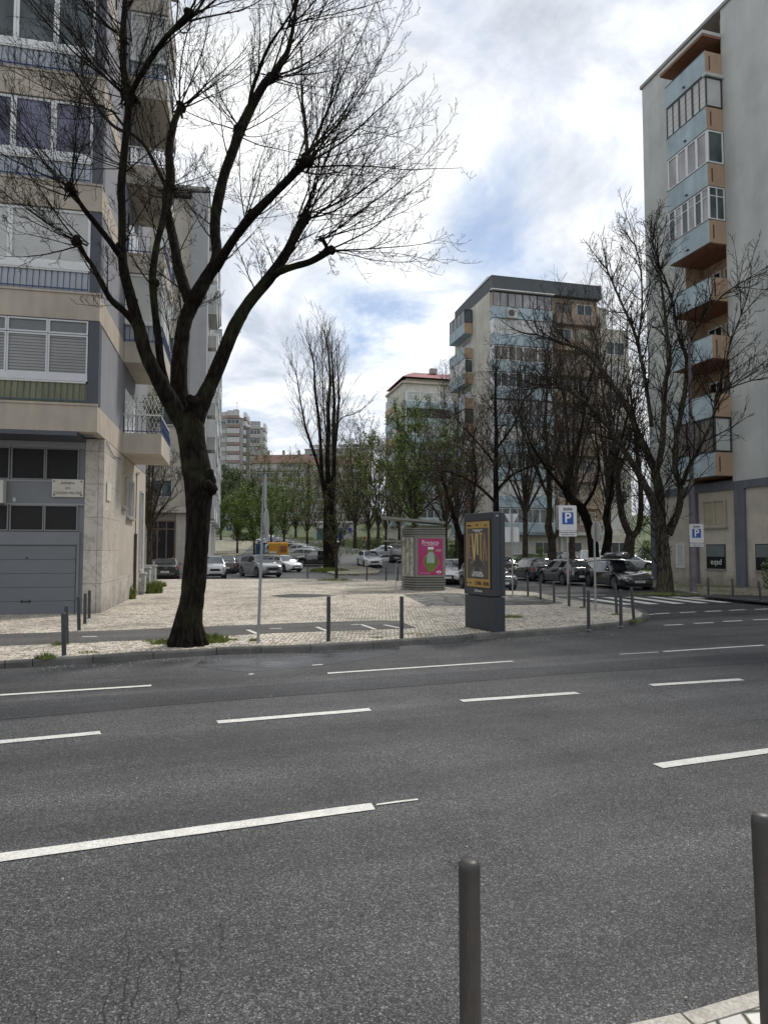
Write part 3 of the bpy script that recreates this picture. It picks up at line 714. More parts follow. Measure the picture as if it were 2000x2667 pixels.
for k in range(9):
    z = 4.6 + k*2.95
    for j in range(4):
        y = 3 + j*8.6
        b = MB().box(.001, .7, y, y+4.4, z, z+1.05).build('balcony', [grey_r, white_al, far_pale][(k+j) % 3], SB)
        if (k*3+j*2) % 5 != 0: window(b, frame_of(.7, 0, 'right'), y, y+4.4, z+1.07, z+2.6, 3, white_al, [glass_g, shut_w, glass_c][(k*2+j) % 3], n=-.08)
        if (k*3+j*2) % 5 != 0: MB().box(.002, .6, y+.01, y+4.35, z+1.07, z+2.62).build('enclosure', white_al, b)
window(SB, frame_of(0, .9, 'front'), -8.5, -7, 7, 8.6, 2, alu, glass_g)
for k in range(8): window(SB, frame_of(0, .9, 'front'), -4.2, -2.6, 6.2+k*2.95, 7.6+k*2.95, 2, alu, shut_w if k % 2 else glass_g, sill=True)
for k in range(8): window(SB, frame_of(0, .9, 'front'), -7.6, -5.8, 6.2+k*2.95, 7.6+k*2.95, 2, alu, shut_w if k % 3 else glass_g, sill=True)
MB().box(-1.34, -1.302, -.02, .9, 0, H2-.5).build('downpipe', steel, SB)
MB().box(-9.1, .1, -.12, 38.1, H2, H2+.25).build('roof_edge', concrete, SB)

# ===== generic tower with window bays =====
def bay_tower(label, loc, rz, W, Dp, H, floors, z0, pitch, wall, bays, sidebays, spandrel, wallR=None, roof=None, group=None, flat=True):
    T = thing('apartment_building', label, 'building', loc, rz, group)
    MB().box(0, W, 0, Dp, -2, H).build('wall', wall, T)
    if wallR: pass
    fr = frame_of(0, 0, 'front'); sr = frame_of(W, 0, 'right')
    rnd = random.Random(int(W*100))
    pm = [glass_g, shut_far, glass_c, glass_g, shut_far]
    for k in range(floors):
        z = z0 + k*pitch
        for (u0, u1, deep) in bays:
            if deep:
                MB().box(u0, u1, .002, deep, z-.02, z+1.0, fr).build('balcony', spandrel, T)
                window(T, fr, u0, u1, z+1.02, z+pitch-.35, 3, white_al, rnd.choice(pm), n=deep-.15, fw=.09, dp=.1)
                MB().box(u0+.02, u1-.02, .002, deep-.16, z+1.02, z+pitch-.33, fr).build('enclosure', white_al, T)
            else: window(T, fr, u0, u1, z+1.0, z+pitch-.8, 2, white_al, rnd.choice(pm), n=0, fw=.08, sill=True)
        for (u0, u1, deep) in sidebays:
            if deep: MB().box(u0, u1, .002, deep, z-.02, z+1.0, sr).build('balcony', spandrel, T)
            window(T, sr, u0, u1, z+1.02, z+pitch-.4, 3, white_al, rnd.choice(pm), n=deep-.15 if deep else 0, fw=.09)
            if deep: MB().box(u0+.02, u1-.02, .002, deep-.16, z+1.02, z+pitch-.33, sr).build('enclosure', white_al, T)
    MB().box(-.2, W+.2, -.2, Dp+.2, H+.002, H+.3).build('roof_edge', concrete, T)
    return T
FT = bay_tower('far pale grey tower with pyramid of red tiles on its roof, beyond the cobbled slope', (-59.5, 220, 0), R(4), 13.4, 14, 44.5, 13, 9.5, 2.92, far_grey, [(2.2, 6.0, .8), (8.5, 12.4, .8), (0.3, 1.8, 0), (6.5, 8.0, 0)], [(2, 6, 1.0), (8, 12, 1.0)], brick_r)
mb = MB(); z = 44.8; mb.poly([(2, .5, z), (13, .5, z), (9, 7, z+3.4), (6.5, 7, z+3.4)]); mb.poly([(13, .5, z), (13, 13, z), (9, 7, z+3.4)]); mb.poly([(2, 13, z), (2, .5, z), (6.5, 7, z+3.4)]); mb.poly([(13, 13, z), (2, 13, z), (6.5, 7, z+3.4), (9, 7, z+3.4)])
mb.build('tiled_roof', tile_r, FT)
for x in (-.1, 1.4): MB().box(x, x+1.0, 2, 3.2, 44.5, 50.5).build('chimney', concrete, FT)
MB().box(10, 11.6, 3, 5, 44.8, 48.2).build('roof_hut', concrete, FT)
MB().tube([(11, 4, 48), (11, 4, 51)], .06, 4).tube([(10.2, 4, 50.6), (11.8, 4, 50.6)], .05, 4).build('antenna', steel, FT)
FT2 = bay_tower('narrow grey wing stepping back to the right of the far tower', (-45.4, 224, 0), R(4), 5, 12, 42.0, 12, 9.5, 2.92, far_grey, [(1.2, 4.6, .9)], [(3, 9, .9)], far_pale)
# low row with tiled roofs
def row_house(label, x, y, W, H, z0, fl):
    T = thing('apartment_building', label, 'building', (x, y, 0), R(-4))
    MB().box(0, W, 0, 10, 0, H).build('wall', far_pale, T)
    fr = frame_of(0, 0, 'front')
    for k in range(fl):
        z = z0 + k*2.9
        window(T, fr, 1.0, W*.45, z+.9, z+2.3, 3, white_al, [glass_g, shut_far][k % 2], fw=.09)
        window(T, fr, W*.55, W-1, z+.9, z+2.3, 3, white_al, [shut_far, glass_g, glass_g][k % 3], fw=.09)
        MB().box(.6, W-.6, .002, .9, z-.1, z+.7, fr).build('balcony', far_grey if k % 2 else brick_r, T)
    mb = MB(); mb.quad((-.3, -.6, H), (W+.3, -.6, H), (W+.3, 5, H+3.2), (-.3, 5, H+3.2)); mb.quad((W+.3, 10.5, H), (-.3, 10.5, H), (-.3, 5, H+3.2), (W+.3, 5, H+3.2)); mb.poly([(-.3, -.6, H), (-.3, 5, H+3.2), (-.3, 10.5, H)]); mb.poly([(W+.3, -.6, H), (W+.3, 10.5, H), (W+.3, 5, H+3.2)])
    mb.build('tiled_roof', tile_r, T)
    for i in range(3): MB().box(W*(.2+.3*i), W*(.2+.3*i)+.7, 4, 4.8, H+2, H+4.4).build('chimney', concrete, T)
    return T
row_house('low far block with red tiled roof just right of the far tower', -38.5, 200, 15.5, 27.2, 10.5, 6)
row_house('low far block with red tiled roof half behind the tall poplar', -21.6, 200, 17, 26.6, 9.9, 6)
bay_tower('broad grey block on the hilltop behind the poplar', (-27.5, 236, 0), R(-8), 21, 12, 36.5, 10, 9.5, 2.95, far_grey, [(1.5, 5, 0), (7, 10, 0), (12, 15, 0), (17, 20, 0)], [(3, 7, 0)], far_grey)
row_house('red roofed house on the hill right of the poplar', 2, 178, 13, 21.5, 8, 4)
# green doored hut on the verge
hut = thing('utility_hut', 'small pale hut with a green shutter on the grassy verge', 'hut', (-13.2, 128, zt(128)), 0)
MB().box(0, 8, 0, 5, -1, 3.2).build('wall', far_pale, hut); MB().box(.6, 5.4, -.06, -.002, .1, 2.2).build('shutter', M('green shutter', (.05, .12, .11), .6), hut); MB().box(-.2, 8.2, -.3, 5.2, 3.203, 3.5).build('roof', white_al, hut)

# ===== middle building with pink roof =====
MBl = thing('apartment_building', 'pale apartment block with pink metal roof between the poplar and the tall dark crowned block', 'building', (3.5, 122, 0), R(14))
MB().box(0, 15, 0, 12, 0, 32.0).build('wall', cream_w, MBl)
fr = frame_of(0, 0, 'front'); sl = frame_of(0, 0, 'left')
for k in range(8):
    pt = 29.8 - 0.0 - k*3.02 - 1.2   # top of parapet
    MB().box(.3, 9.2, .002, 1.1, pt-1.25, pt, fr).build('balcony', sky_blue, MBl)
    pmx = [shut_far, glass_g, glass_c, glass_g][k % 4]; fmx = white_al if k != 1 else M('brown frame', (.09, .06, .05), .5)
    window(MBl, fr, .3, 9.2, pt+.03, pt+1.75, 7, fmx, pmx if k != 1 else dkglass, n=.9, fw=.1, dp=.1)
    MB().box(.32, 9.18, .003, .89, pt+.03, pt+1.76, fr).build('enclosure', white_al, MBl)
    window(MBl, fr, 10.2, 12.6, pt-.2, pt+1.4, 2, white_al, shut_far if k % 2 else glass_g, n=0, fw=.09)
    window(MBl, fr, 13.2, 14.6, pt-.2, pt+1.4, 1, white_al, glass_g, n=0, fw=.09)
    MB().box(4.5, 9.5, .002, 1.0, pt-1.25, pt, sl).build('balcony', sky_blue if k % 2 else peach, MBl)
    window(MBl, sl, 4.5, 9.5, pt+.03, pt+1.75, 4, white_al if k % 2 == 0 else darkframe, glass_g, n=.8, fw=.1)
    MB().box(4.52, 9.48, .003, .79, pt+.03, pt+1.76, sl).build('enclosure', white_al, MBl)
MB().box(-.3, 15.3, -.4, 12.3, 32.003, 32.4).build('cornice', beige, MBl)
mb = MB(); mb.box(.8, 14.6, 1.0, 11.4, 32.4, 33.2); mb.build('attic_wall', cream_w, MBl)
mb = MB(); z = 33.2; mb.quad((-.2, -.2, z), (15.2, -.2, z), (14, 5, z+2.2), (3.5, 5, z+2.2)); mb.poly([(-.2, 12.2, z), (-.2, -.2, z), (3.5, 5, z+2.2)]); mb.quad((15.2, 12.2, z), (-.2, 12.2, z), (3.5, 5, z+2.2), (14, 5, z+2.2)); mb.poly([(15.2, -.2, z), (15.2, 12.2, z), (14, 5, z+2.2)])
for i in range(28):
    x = -.1 + i*.55; mb.tube([(x, -.2, z+.03), (min(14, 3.4+(x)*.72), 5, z+2.25)], .05, 4)
mb.build('metal_roof', tile_p, MBl)
MB().box(6.5, 7.8, 4, 5, 35.2, 36.2).build('chimney', concrete, MBl); MB().tube([(9.5, 4, 35), (9.5, 4, 37.3)], .05, 4).tube([(9.1, 4, 36.8), (10, 4, 36.9)], .04, 4).build('antenna', steel, MBl)

# ===== tall building with dark crown, right of centre =====
TB = thing('apartment_building', 'tall block with dark slate crown and pale blue balcony bands behind the bare trees', 'building', (11.97, 76, 0), R(14))
mb = MB(); mb.box(0, 13.6, 0, 11.5, 3.6, 31.2); mb.box(13.603, 15.6, 1.2, 11.5, 1, 31.0); mb.box(15.603, 19.4, 2.5, 11.5, 1, 29.0); mb.build('wall', cream_w, TB)
MB().box(0.02, 17.4, 0.12, 11.3, .4, 3.597).build('ground_floor', lime, TB)
MB().box(7.3, 13.65, -.04, -.003, 4.8, 31.0).build('brown_wall_panel', tan_r, TB)
MB().box(-.05, 13.7, -.9, -.003, 31.2, 32.75).box(0, 13.6, 0, 11.5, 31.203, 32.74).build('dark_crown', dark_r, TB)
mb = MB(); mb.poly([(-.1, -.95, 32.76), (13.75, -.95, 32.76), (12.5, 3.5, 33.5), (1.2, 3.5, 34.4)]); mb.poly([(-.1, -.95, 32.76), (1.2, 3.5, 34.4), (0, 11.6, 32.76)]); mb.poly([(13.75, -.95, 32.76), (13.6, 11.6, 32.76), (12.5, 3.5, 33.5)]); mb.poly([(13.6, 11.6, 32.76), (0, 11.6, 32.76), (1.2, 3.5, 34.4), (12.5, 3.5, 33.5)])
mb.build('sloping_roof', far_grey, TB)
for k in range(9):
    pt = 29.25 - 3.05*k; dk = (k == 0)
    b = MB().box(.0, 7.25, .003, 1.0, pt-1.3, pt, fr).build('balcony', sky_blue, TB)
    fmx = darkframe if k in (0, 4) else white_al
    for j in range(4):
        u0 = .02 + j*1.81
        window(TB, fr, u0, u0+1.79, pt+.02, pt+1.65, 2, fmx, [glass_c, shut_w, shut_d, glass_g, glass_c, shut_w, glass_g, shut_w, glass_g][k], n=.85, fw=.06, dp=.09)
    MB().box(.03, 7.22, .004, .84, pt+.02, pt+1.66, fr).build('enclosure', white_al if not dk else tan_r, TB)
    b2 = MB().box(7.9, 13.4, .045, .9, pt-1.3, pt-.1, fr).build('balcony', tan_r if k % 2 else brick_r, TB)
    window(TB, fr, 8.2, 10.2, pt-.05, pt+1.4, 2, white_al if k % 2 else darkframe, glass_g if k % 2 else shut_d, n=.04, fw=.06)
    window(TB, fr, 10.9, 12.9, pt-.05, pt+1.4, 2, white_al, shut_b if k % 3 else glass_g, n=.04, fw=.06)
    if k: window(TB, frame_of(0, 2.5, 'front'), 16.0, 18.8, pt-.4, pt+1.2, 2, white_al, glass_g if k % 2 else shut_w, n=0, fw=.06)
    # left face loggias
    b3 = MB().box(5.2, 10.6, .003, 1.1, pt-1.3, pt, sl).build('balcony', sky_blue if k != 4 else grey_r, TB)
    MB().box(5.19, 5.2+.02, .003, 1.104, pt-1.3, pt-.002, sl).build('balcony_end', peach, b3)
    if k in (0, 2, 4, 6):
        window(TB, sl, 5.25, 10.55, pt+.02, pt+1.65, 4, darkframe if k in (0, 4) else white_al, glass_g if k == 0 else shut_w, n=1.0, fw=.07)
        window(TB, frame_of(0, 5.2, 'front'), -1.08, -.05, pt+.02, pt+1.65, 1, darkframe if k in (0, 4) else white_al, glass_g, n=-.05, fw=.07)
    else: MB().box(6.0, 9.6, .002, .03, pt-.9, pt+1.3, sl).build('balcony_door', glass_c, TB)
MB().box(-.3, 7.4, -1.35, -.91, 31.0, 31.1).build('awning_box', white_al, TB)
for u0, zz in [(2.5, 1.4), (5.3, 1.4), (9.2, 1.4), (12.4, 1.4), (15, 1.4)]: window(TB, frame_of(0, .12, 'front'), u0, u0+2.0, zz, zz+1.4, 2, white_al, [shut_w, dkglass][int(u0) % 2], n=0, fw=.06, sill=True)
MB().box(-.05, 13.7, -1.0, -.003, 3.55, 3.9).build('canopy_band', grey_r, TB)
for u in (.1, 4.2, 8.4, 12.6): MB().box(u, u+.35, -.06, .118, .6, 3.55).build('pillar', grey_r, TB)
ac_unit('white air conditioner under the top floor windows of the tall dark crowned block', tuple(Vector((11.97, 76, 27.9)) + Vector((2.2*math.cos(R(14)) + 1.2*math.sin(R(14)), 2.2*math.sin(R(14)) - 1.2*math.cos(R(14)), 0))), R(14), 1.2, 1.05, .4)

# ===== right building =====
RA = R(16)
RB = thing('apartment_building', 'tall pale grey block on the right with a stack of blue and peach balconies', 'building', (16.05, 40.99, 0), RA)
# local y runs away from camera; facade on the local left face (x = 0), building spans y from -22 (near) to 0 (far)
LF = (0, 0, 0, -1, -1, 0)   # u = distance towards the camera, n outwards to the street
HR = 30.6; ZB = 5.05
mb = MB()
mb.box(0, 13, -3.40, 0, ZB+.4, HR); mb.box(0, 13, -24, -6.50, ZB+.4, HR); mb.box(1.25, 13, -6.498, -3.402, ZB+.4, HR); mb.build('wall', grey_r, RB)
MB().box(1.20, 1.247, -6.497, -3.403, ZB+.4, HR-.5).box(0.002, 1.2, -6.497, -6.45, ZB+.4, HR-.5).box(.002, 1.2, -3.44, -3.404, ZB+.4, HR-.5).build('loggia_wall', peach, RB)
MB().box(-.06, 13, -24.1, .06, ZB, ZB+.398).box(-.05, 13, -6.49, -3.41, ZB+.4, ZB+.45).build('base_band', slate, RB)
MB().box(.06, 12.9, -24, -.05, 0, ZB-.003).build('ground_floor', lime, RB)
for u, w in ((0.05, .35), (3.35, .55), (6.6, .62), (10.6, .6), (15, .6)): MB().box(u, u+w, -.055, .10, 0, ZB-.004, LF).build('pillar', slate, RB)
MB().box(-.10, 13.2, -24.2, .1, HR+.003, HR+.2).build('roof_edge', concrete, RB)
u0, u1, PR = 3.40, 6.50, 1.06
fronts = {7: 'open', 6: 'dark', 5: 'white', 4: 'grid', 3: 'open', 2: 'open', 1: 'open', 0: 'shut'}
for k in range(8):
    pt = 6.94 + 3.03*k
    # parapet: blue street face, peach near end
    b = MB().box(u0, u1-.02, PR-.10, PR, pt-1.20, pt, LF).build('balcony', sky_blue, RB)
    MB().box(u1-.10, u1, -.002+.004, PR-.101, pt-1.20, pt-.004, LF).box(u1-.018, u1, PR-.1, PR-.004, pt-1.20, pt-.004, LF).build('balcony_end', peach, b)
    MB().box(u1, u1+.012, PR-.30, PR-.22, pt-1.0, pt-.25, LF).build('scupper', M('end slot', (.12, .03, .03), .7), b)
    MB().box(u0, u0+.10, .002, PR-.101, pt-1.20, pt-.004, LF).build('balcony_end', peach, b)
    MB().box(u0+.005, u1-.105, -1.2, PR-.102, pt-1.215, pt-1.03, LF).build('soffit', brown_r, b)
    MB().box(u0-.01, u1+.01, PR-.11, PR+.02, pt+.001, pt+.035, LF).build('coping', darkframe, b)
    MB().box((u0+u1)/2-.1, (u0+u1)/2+.05, PR, PR+.09, pt-.98, pt-.93, LF).build('spout', darkframe, b)
    st = fronts[k]; zt_ = pt + 1.78
    NE = (0, 0, -1, 0, 0, -1)
    NEf = (0, -u1, -1, 0, 0, -1)   # near end wall, u outwards from facade
    if st == 'dark':
        for j in range(3): window(b, LF, u0+.02+j*1.02, u0+1.03+j*1.02, pt+.04, zt_, 2, darkframe, shut_far, n=PR-.10, fw=.05, dp=.08)
        window(b, NEf, .05, PR-.02, pt+.04, zt_-.15, 1, darkframe, shut_w, n=-.06, fw=.05)
        MB().box(.0, PR+.08, -.16, .12, zt_-.14, zt_+.02, NEf).build('shutter_box', grey_r, b)
    elif st == 'white':
        for j in range(4): window(b, LF, u0+.05+j*.745, u0+.785+j*.745, pt+.04, zt_, 1, white_al, glass_c, n=PR-.10, fw=.07, dp=.08)
        window(b, NEf, .05, PR-.02, pt+.04, zt_, 1, white_al, glass_g, n=-.06, fw=.08)
    elif st == 'grid':
        for j in range(6): window(b, LF, u0+.03+j*.505, u0+.525+j*.505, pt+.04, zt_, 1, white_al, [glass_g, glass_c][j % 2], n=PR-.10, fw=.05, transom=pt+1.3)
        window(b, NEf, .05, PR-.02, pt+.04, zt_, 2, white_al, glass_g, n=-.06, fw=.06, transom=pt+1.3)
    elif st == 'shut':
        for j in range(3): window(b, LF, u0+.02+j*.985, u0+.99+j*.985, pt+.04, zt_, 1, darkframe, shut_d, n=PR-.10, fw=.06, dp=.08)
        window(b, NEf, .05, PR-.02, pt+.04, zt_, 1, darkframe, grey_r, n=-.06, fw=.05)
    if st != 'open': MB().box(u0+.03, u1-.13, .01, PR-.14, pt+.05, pt+1.72, LF).build('enclosure', M('dim interior', (.05, .05, .048), .9), b)
    else:
        window(RB, (1.2, 0, 0, -1, -1, 0), 3.75, 4.8, pt-.1, pt+1.25, 2, white_al, dkglass, n=0, fw=.07); window(RB, (1.2, 0, 0, -1, -1, 0), 5.05, 6.15, pt-.9, pt+1.25, 2, white_al, glass_g, n=0, fw=.07)
MB().box(u0-.3, u1-.02, -1.2, PR+.10, HR-1.62, HR-1.50, LF).build('top_canopy_soffit', brown_r, RB)
MB().box(u0-.3, u1, -.001, PR+.13, HR-1.498, HR-1.32, LF).build('top_canopy', grey_r, RB)
def shopwin(u, w, z0, z1, txt, sz):
    f = window(RB, LF, u, u+w, z0, z1, 1, darkframe, dkglass, n=-.058, fw=.04, dp=.03, name='shop_window')
    MB().box(u+.05, u+w-.05, -.026, -.02, z0+(z1-z0)*.5, z1-.05, LF).build('blind', M('grey blind', (.13, .15, .15), .6), f)
    # lettering lies on the pane, facing the street
    text('lettering', txt, sz, white_p, RB, (.018, -(u+w*.52), z0+(z1-z0)*.28), rot=(R(90), 0, R(-90)), sx=1.0)
    MB().box(u-.06, u+w+.06, -.06, .03, z0-.06, z0-.002, LF).build('sill', concrete, f)
shopwin(4.45, 1.35, .95, 2.25, 'eqsd', .42)
shopwin(7.75, 1.6, .95, 2.25, 'dentária', .26)
window(RB, LF, 2.1, 2.75, .95, 2.3, 1, white_al, shut_w, n=-.058, fw=.06, dp=.05)
window(RB, LF, 4.3, 5.95, 3.15, 4.6, 2, beige, shut_b, n=-.058, fw=.1, dp=.12, sill=True)
MB().box(3.05, 3.1, -.05, .05, 1.6, 1.8, LF)
# ------------------------------------------------------------------ street furniture
def bollard(px, py, tpx, tpy, label, mat=bol_m, r=0.04, z=0.12, group='anthracite bollards along the plaza edges', base=None):
    b = base or G(px, py, z)
    t = AT(tpx, tpy, b.y); h = t.z - b.z; lean = Vector((t.x - b.x, 0, h))
    o = thing('bollard', label, 'bollard', b, 0, group)
    mb = MB(); mb.lathe((0, 0, 0), [(r, -.05), (r, h-.03), (r*.96, h-.014), (r*.8, h-.004), (r*.4, h), (.001, h+.001)], 20)
    p = mb.build('post', mat, o, smooth=False); 
    me = p.data; me.shade_smooth()
    md = p.modifiers.new('es', 'EDGE_SPLIT'); md.split_angle = R(50)
    MB().lathe((0, 0, 0), [(r*1.5, 0.0), (r*1.4, .008), (r*1.02, .012)], 14).build('base_collar', concrete, o)
    o.rotation_euler = (0, math.atan2(t.x - b.x, h), 0)
    return o
BL = [
 (167, 1709, 165, 1596, 'nearest bollard left of the big tree, by the dropped kerb'), (174, 1679, 172, 1577, 'second bollard in the row by the garage, just behind the nearest one'),
 (206, 1643, 204, 1553, 'middle bollard of the row in front of the garage door'), (221, 1626, 222, 1545, 'fourth bollard of the row by the garage, beside the stone pillar'),
 (232, 1612, 233, 1538, 'last bollard of the row by the garage, against the stone pillar'), (855, 1672, 856, 1553, 'single bollard on the kerb in front of the puddled plaza'),
 (1046, 1665, 1046, 1553, 'single bollard on the kerb left of the advertising totem'), (1533, 1641, 1532, 1537, 'nearest bollard on the rounded corner, left one'),
 (1617, 1632, 1616, 1535, 'nearest bollard on the rounded corner, right one'), (1651, 1617, 1644, 1530, 'leaning bollard at the tip of the rounded corner'),
 (1606, 1600, 1602, 1520, 'leaning bollard by the crosswalk, behind the corner pair'), (1522, 1583, 1521, 1521, 'bollard beside the pole of the round sign'),
 (1482, 1580, 1482, 1519, 'bollard just in front of the parking zone sign pole'), (1443, 1571, 1442, 1516, 'third bollard along the side street kerb, left of the sign pole'), (1408, 1563, 1407, 1510, 'second bollard along the side street kerb'),
 (1375, 1553, 1374, 1501, 'first bollard along the side street kerb, next to the totem'),
 (955, 1512, 956, 1478, 'back bollard in front of the white oncoming car'), (1005, 1514, 1006, 1477, 'back bollard left of the kiosk, middle one'), (1035, 1514, 1036, 1477, 'back bollard nearest to the kiosk'),
 (1845, 1551, 1844, 1504, 'first bollard on the right pavement under the lit shop window'), (1909, 1558, 1907, 1508, 'middle bollard on the right pavement by the grey pillar'), (1982, 1566, 1975, 1513, 'leaning bollard on the right pavement at the picture edge')]
for a in BL: bollard(*a[:4], a[4])
bollard(801, 1508, 801, 1476, 'brown wooden bollard in front of the poplar island', wood_b, .045, group=None)
n1 = bollard(0, 0, 1222, 2240, 'scratched foreground bollard in the lower middle, with rust scratches', bol_n, 0.0385, group='two foreground bollards', base=Vector((AT(1225, 2667, 2.5).x, 2.5, .12)))
n2 = bollard(0, 0, 1984, 2119, 'scratched foreground bollard cut by the right picture edge', bol_n, 0.0385, group='two foreground bollards', base=Vector((AT(2012, 2667, 2.6).x, 2.6, .12)))
def scratches(o, h, rr, seed):
    rnd = random.Random(seed); mb = MB()
    for i in range(9):
        an = R(rnd.uniform(225, 315)); z = h*rnd.uniform(.35, .92); l = rnd.choice([.01, .015, .03, .1]); w = rnd.uniform(.0008, .0022)
        c, s = math.cos(an), math.sin(an); p = Vector((c*(rr+.0006), s*(rr+.0006), 0)); t = Vector((-s, c, 0))*w
        mb.poly([p+Vector((0, 0, z))-t, p+Vector((0, 0, z-l*.1))+t*.6, p+Vector((0, 0, z-l))+t*.3, p+Vector((0, 0, z-l*.8))-t*.6])
    mb.build('rust_scratch', rust, o)
scratches(n1, .75, .0385, 1); scratches(n2, .8, .0385, 2)

# advertising totem
A = G(1211, 1633, .12); B = G(1287.5, 1648, .12)
du = (B - A); Wt = du.length; rzt = math.atan2(du.y, du.x)
TO = thing('advertising_totem', 'anthracite advertising totem with a yellow framed theatre poster on the plaza corner', 'totem', A, rzt)
Ht = AT(1287, 1333, B.y).z - .12; Dt = .30; Hs = Ht*.295
b = MB().box(0, Wt, 0, Dt, 0, Hs-.02).build('plinth', totem_m, TO); bevel(b, .012)
b = MB().box(.06, Wt-.06, .06, Dt-.06, Hs-.025, Hs+.01).build('joint', ink, TO)
b = MB().box(-.01, Wt+.012, -.012, Dt*.58, Hs, Ht).build('case', totem_m, TO); bevel(b, .012)
b = MB().box(.01, Wt+.008, Dt*.6, Dt+.01, Hs, Ht-.004).build('back_case', totem_m, TO); bevel(b, .012)
px0, px1 = .10*Wt, .90*Wt; pz0, pz1 = Hs + .19, Ht - .19*1.05
MB().box(px0-.03, px1+.03, -.024, -.013, pz0-.03, pz1+.03).build('poster_frame', blackp, TO)
po = MB().box(px0, px1, -.028, -.0245, pz0, pz1).build('poster', ochre, TO)
ph = pz1 - pz0; pw = px1 - px0
MB().box(px0+.05*pw, px1-.05*pw, -.0295, -.0285, pz0+.125*ph, pz0+.90*ph).build('poster_picture', poster_d, po)
def ln(s, u, z, size, mat, sx=1.0, par=None, bold=0): return text('lettering', s, size, mat, po, (px0+u*pw, -.0325, pz0+z*ph), sx=sx, bold=bold)
# tall narrow title letters
def bars(items, mat, name='title_letter', y=-.031):
    mb = MB()
    for (x0, z0, x1, z1, w) in items:
        a = Vector((px0+x0*pw, y, pz0+z0*ph)); c = Vector((px0+x1*pw, y, pz0+z1*ph)); t = (c-a).normalized(); n = Vector((-t.z, 0, t.x))*w*pw/2
        mb.poly([a-n, a+n, c+n, c-n])
    return mb.build(name, mat, po)
gold_b = M('bright poster gold', (.55, .40, .17), .5, var=.2)
bars([(.12, .44, .12, .80, .055), (.10, .80, .24, .80, .03*1), (.10, .62, .22, .62, .03), (.10, .445, .23, .445, .03)], copper)
bars([(.27, .82, .345, .40, .055), (.43, .82, .355, .40, .055)], gold_b); bars([(.50, .82, .50, .49, .055)], gold_b)
bars([(.64, .82, .64, .42, .05), (.57, .815, .72, .815, .04)], gold)
bars([(.79, .82, .74, .40, .045), (.79, .82, .88, .40, .045), (.76, .53, .85, .53, .025)], copper)
# figure with raised skirts, plain silhouette
mb = MB(); sh = [(.30, .34), (.40, .43), (.44, .47), (.445, .52), (.49, .55), (.535, .52), (.54, .47), (.60, .43), (.78, .35), (.70, .33), (.62, .30), (.68, .13), (.30, .13), (.36, .30), (.2, .33)]
mb.poly([(px0+u*pw, -.0305, pz0+v*ph) for u, v in sh]); mb.build('silhouette', M('dark figure print', (.045, .042, .036), .5), po)
bars([(.38, .30, .22, .18, .012), (.56, .30, .76, .18, .012), (.20, .355, .40, .43, .01), (.60, .43, .80, .335, .01)], M('pale outline print', (.35, .33, .27), .6), 'outline', -.0313)
ln('SOFIA ESCOBAR', .5, .215, .085, white_p, .62); ln('DIOGO MORGADO', .5, .175, .09, white_p, .62)
ln('27 MAR – 28 JUN', .67, .055, .125, ink, .62); ln('POLITEAMA', .14, .94, .055, ink, .6); ln('UAU', .48, .945, .05, ink, .8); ln('Teatro', .85, .94, .055, ink, .8)
ln('UM MUSICAL DE TIM RICE E ANDREW', .5, .868, .04, white_p, .62); ln('LLOYD WEBBER', .5, .848, .04, white_p, .8); ln('M/6', .06, .055, .05, ink, .8); ln('BOL', .2, .055, .05, ink, .8)
text('maker_name', 'JCDecaux', .085, white_p, TO, (Wt*.5, -.016, Hs+.10), sx=.95)
text('serial_number', '439', .05, white_p, TO, (Wt+.016, Dt*.30, Ht-.09), rot=(R(90), 0, R(90)))

# kiosk
KA = G(1080, 1537, .12); KB = G(1161, 1538.5, .12)
KI = thing('kiosk', 'closed olive grey street kiosk with louvred base and flat canopy carrying a magenta poster', 'kiosk', (KA.x, KB.y+.15, .12), R(3))
kw = KB.x - KA.x; KH = 2.92
def hexa(z0, z1, e=0.0):
    mb = MB(); pts = [(0-e, 0-e), (kw+e, -e), (kw+e, 1.8+e), (-e, 1.8+e), (-.55-e, .9)]
    k = len(pts); mb.v = [(x, y, z0) for x, y in pts] + [(x, y, z1) for x, y in pts]
    mb.f = [tuple((i, (i+1) % k, (i+1) % k + k, i+k)) for i in range(k)] + [tuple(reversed(range(k))), tuple(k+i for i in range(k))]
    return mb
hexa(0, KH-.05, -.05).build('body', M('kiosk core', (.11, .11, .095), .8), KI)
for i in range(5): fixn(hexa(.03+i*.115, .095+i*.115, .015).build('base_louvre', kiosk_m, KI))
for i in range(4): fixn(hexa(KH-.45+i*.105, KH-.385+i*.105, .015).build('top_louvre', kiosk_m, KI))
KF = frame_of(0, 0, 'front')
MB().box(-.01, kw+.01, -.0, .05, .60, KH-.46, KF).build('poster_case', kiosk_m, KI)
u0, u1, z0, z1 = kw*.10, kw*.91, .70, KH-.56
kp = MB().box(u0, u1, .052, .06, z0, z1, KF).build('poster', magenta, KI); kW, kH = u1-u0, z1-z0
def kt(s, u, z, size, mat, sx=1.0, bold=0): return text('lettering', s, size, mat, kp, (u0+u*kW, -.064, z0+z*kH), sx=sx, bold=bold)
kt('Fresco', .5, .885, .29, white_p, 1.0); kt('COMO A NATUREZA QUER', .5, .805, .06, white_p, .9); kt('SUMOS', .83, .67, .055, white_p, .9); kt('É bom viver da Natureza', .28, .055, .055, white_p, .8)
def disc(u, z, ru, rz_, mat, name, y, n=24):
    return MB().poly([(u0+u*kW+ru*math.cos(6.283*i/n), y, z0+z*kH+rz_*math.sin(6.283*i/n)) for i in range(n)]).build(name, mat, kp)
disc(.53, .37, .36, .36, gold, 'plate_print', -.0615); disc(.53, .37, .34, .34, M('olive disc print', (.13, .13, .02), .5), 'plate_print', -.0625)
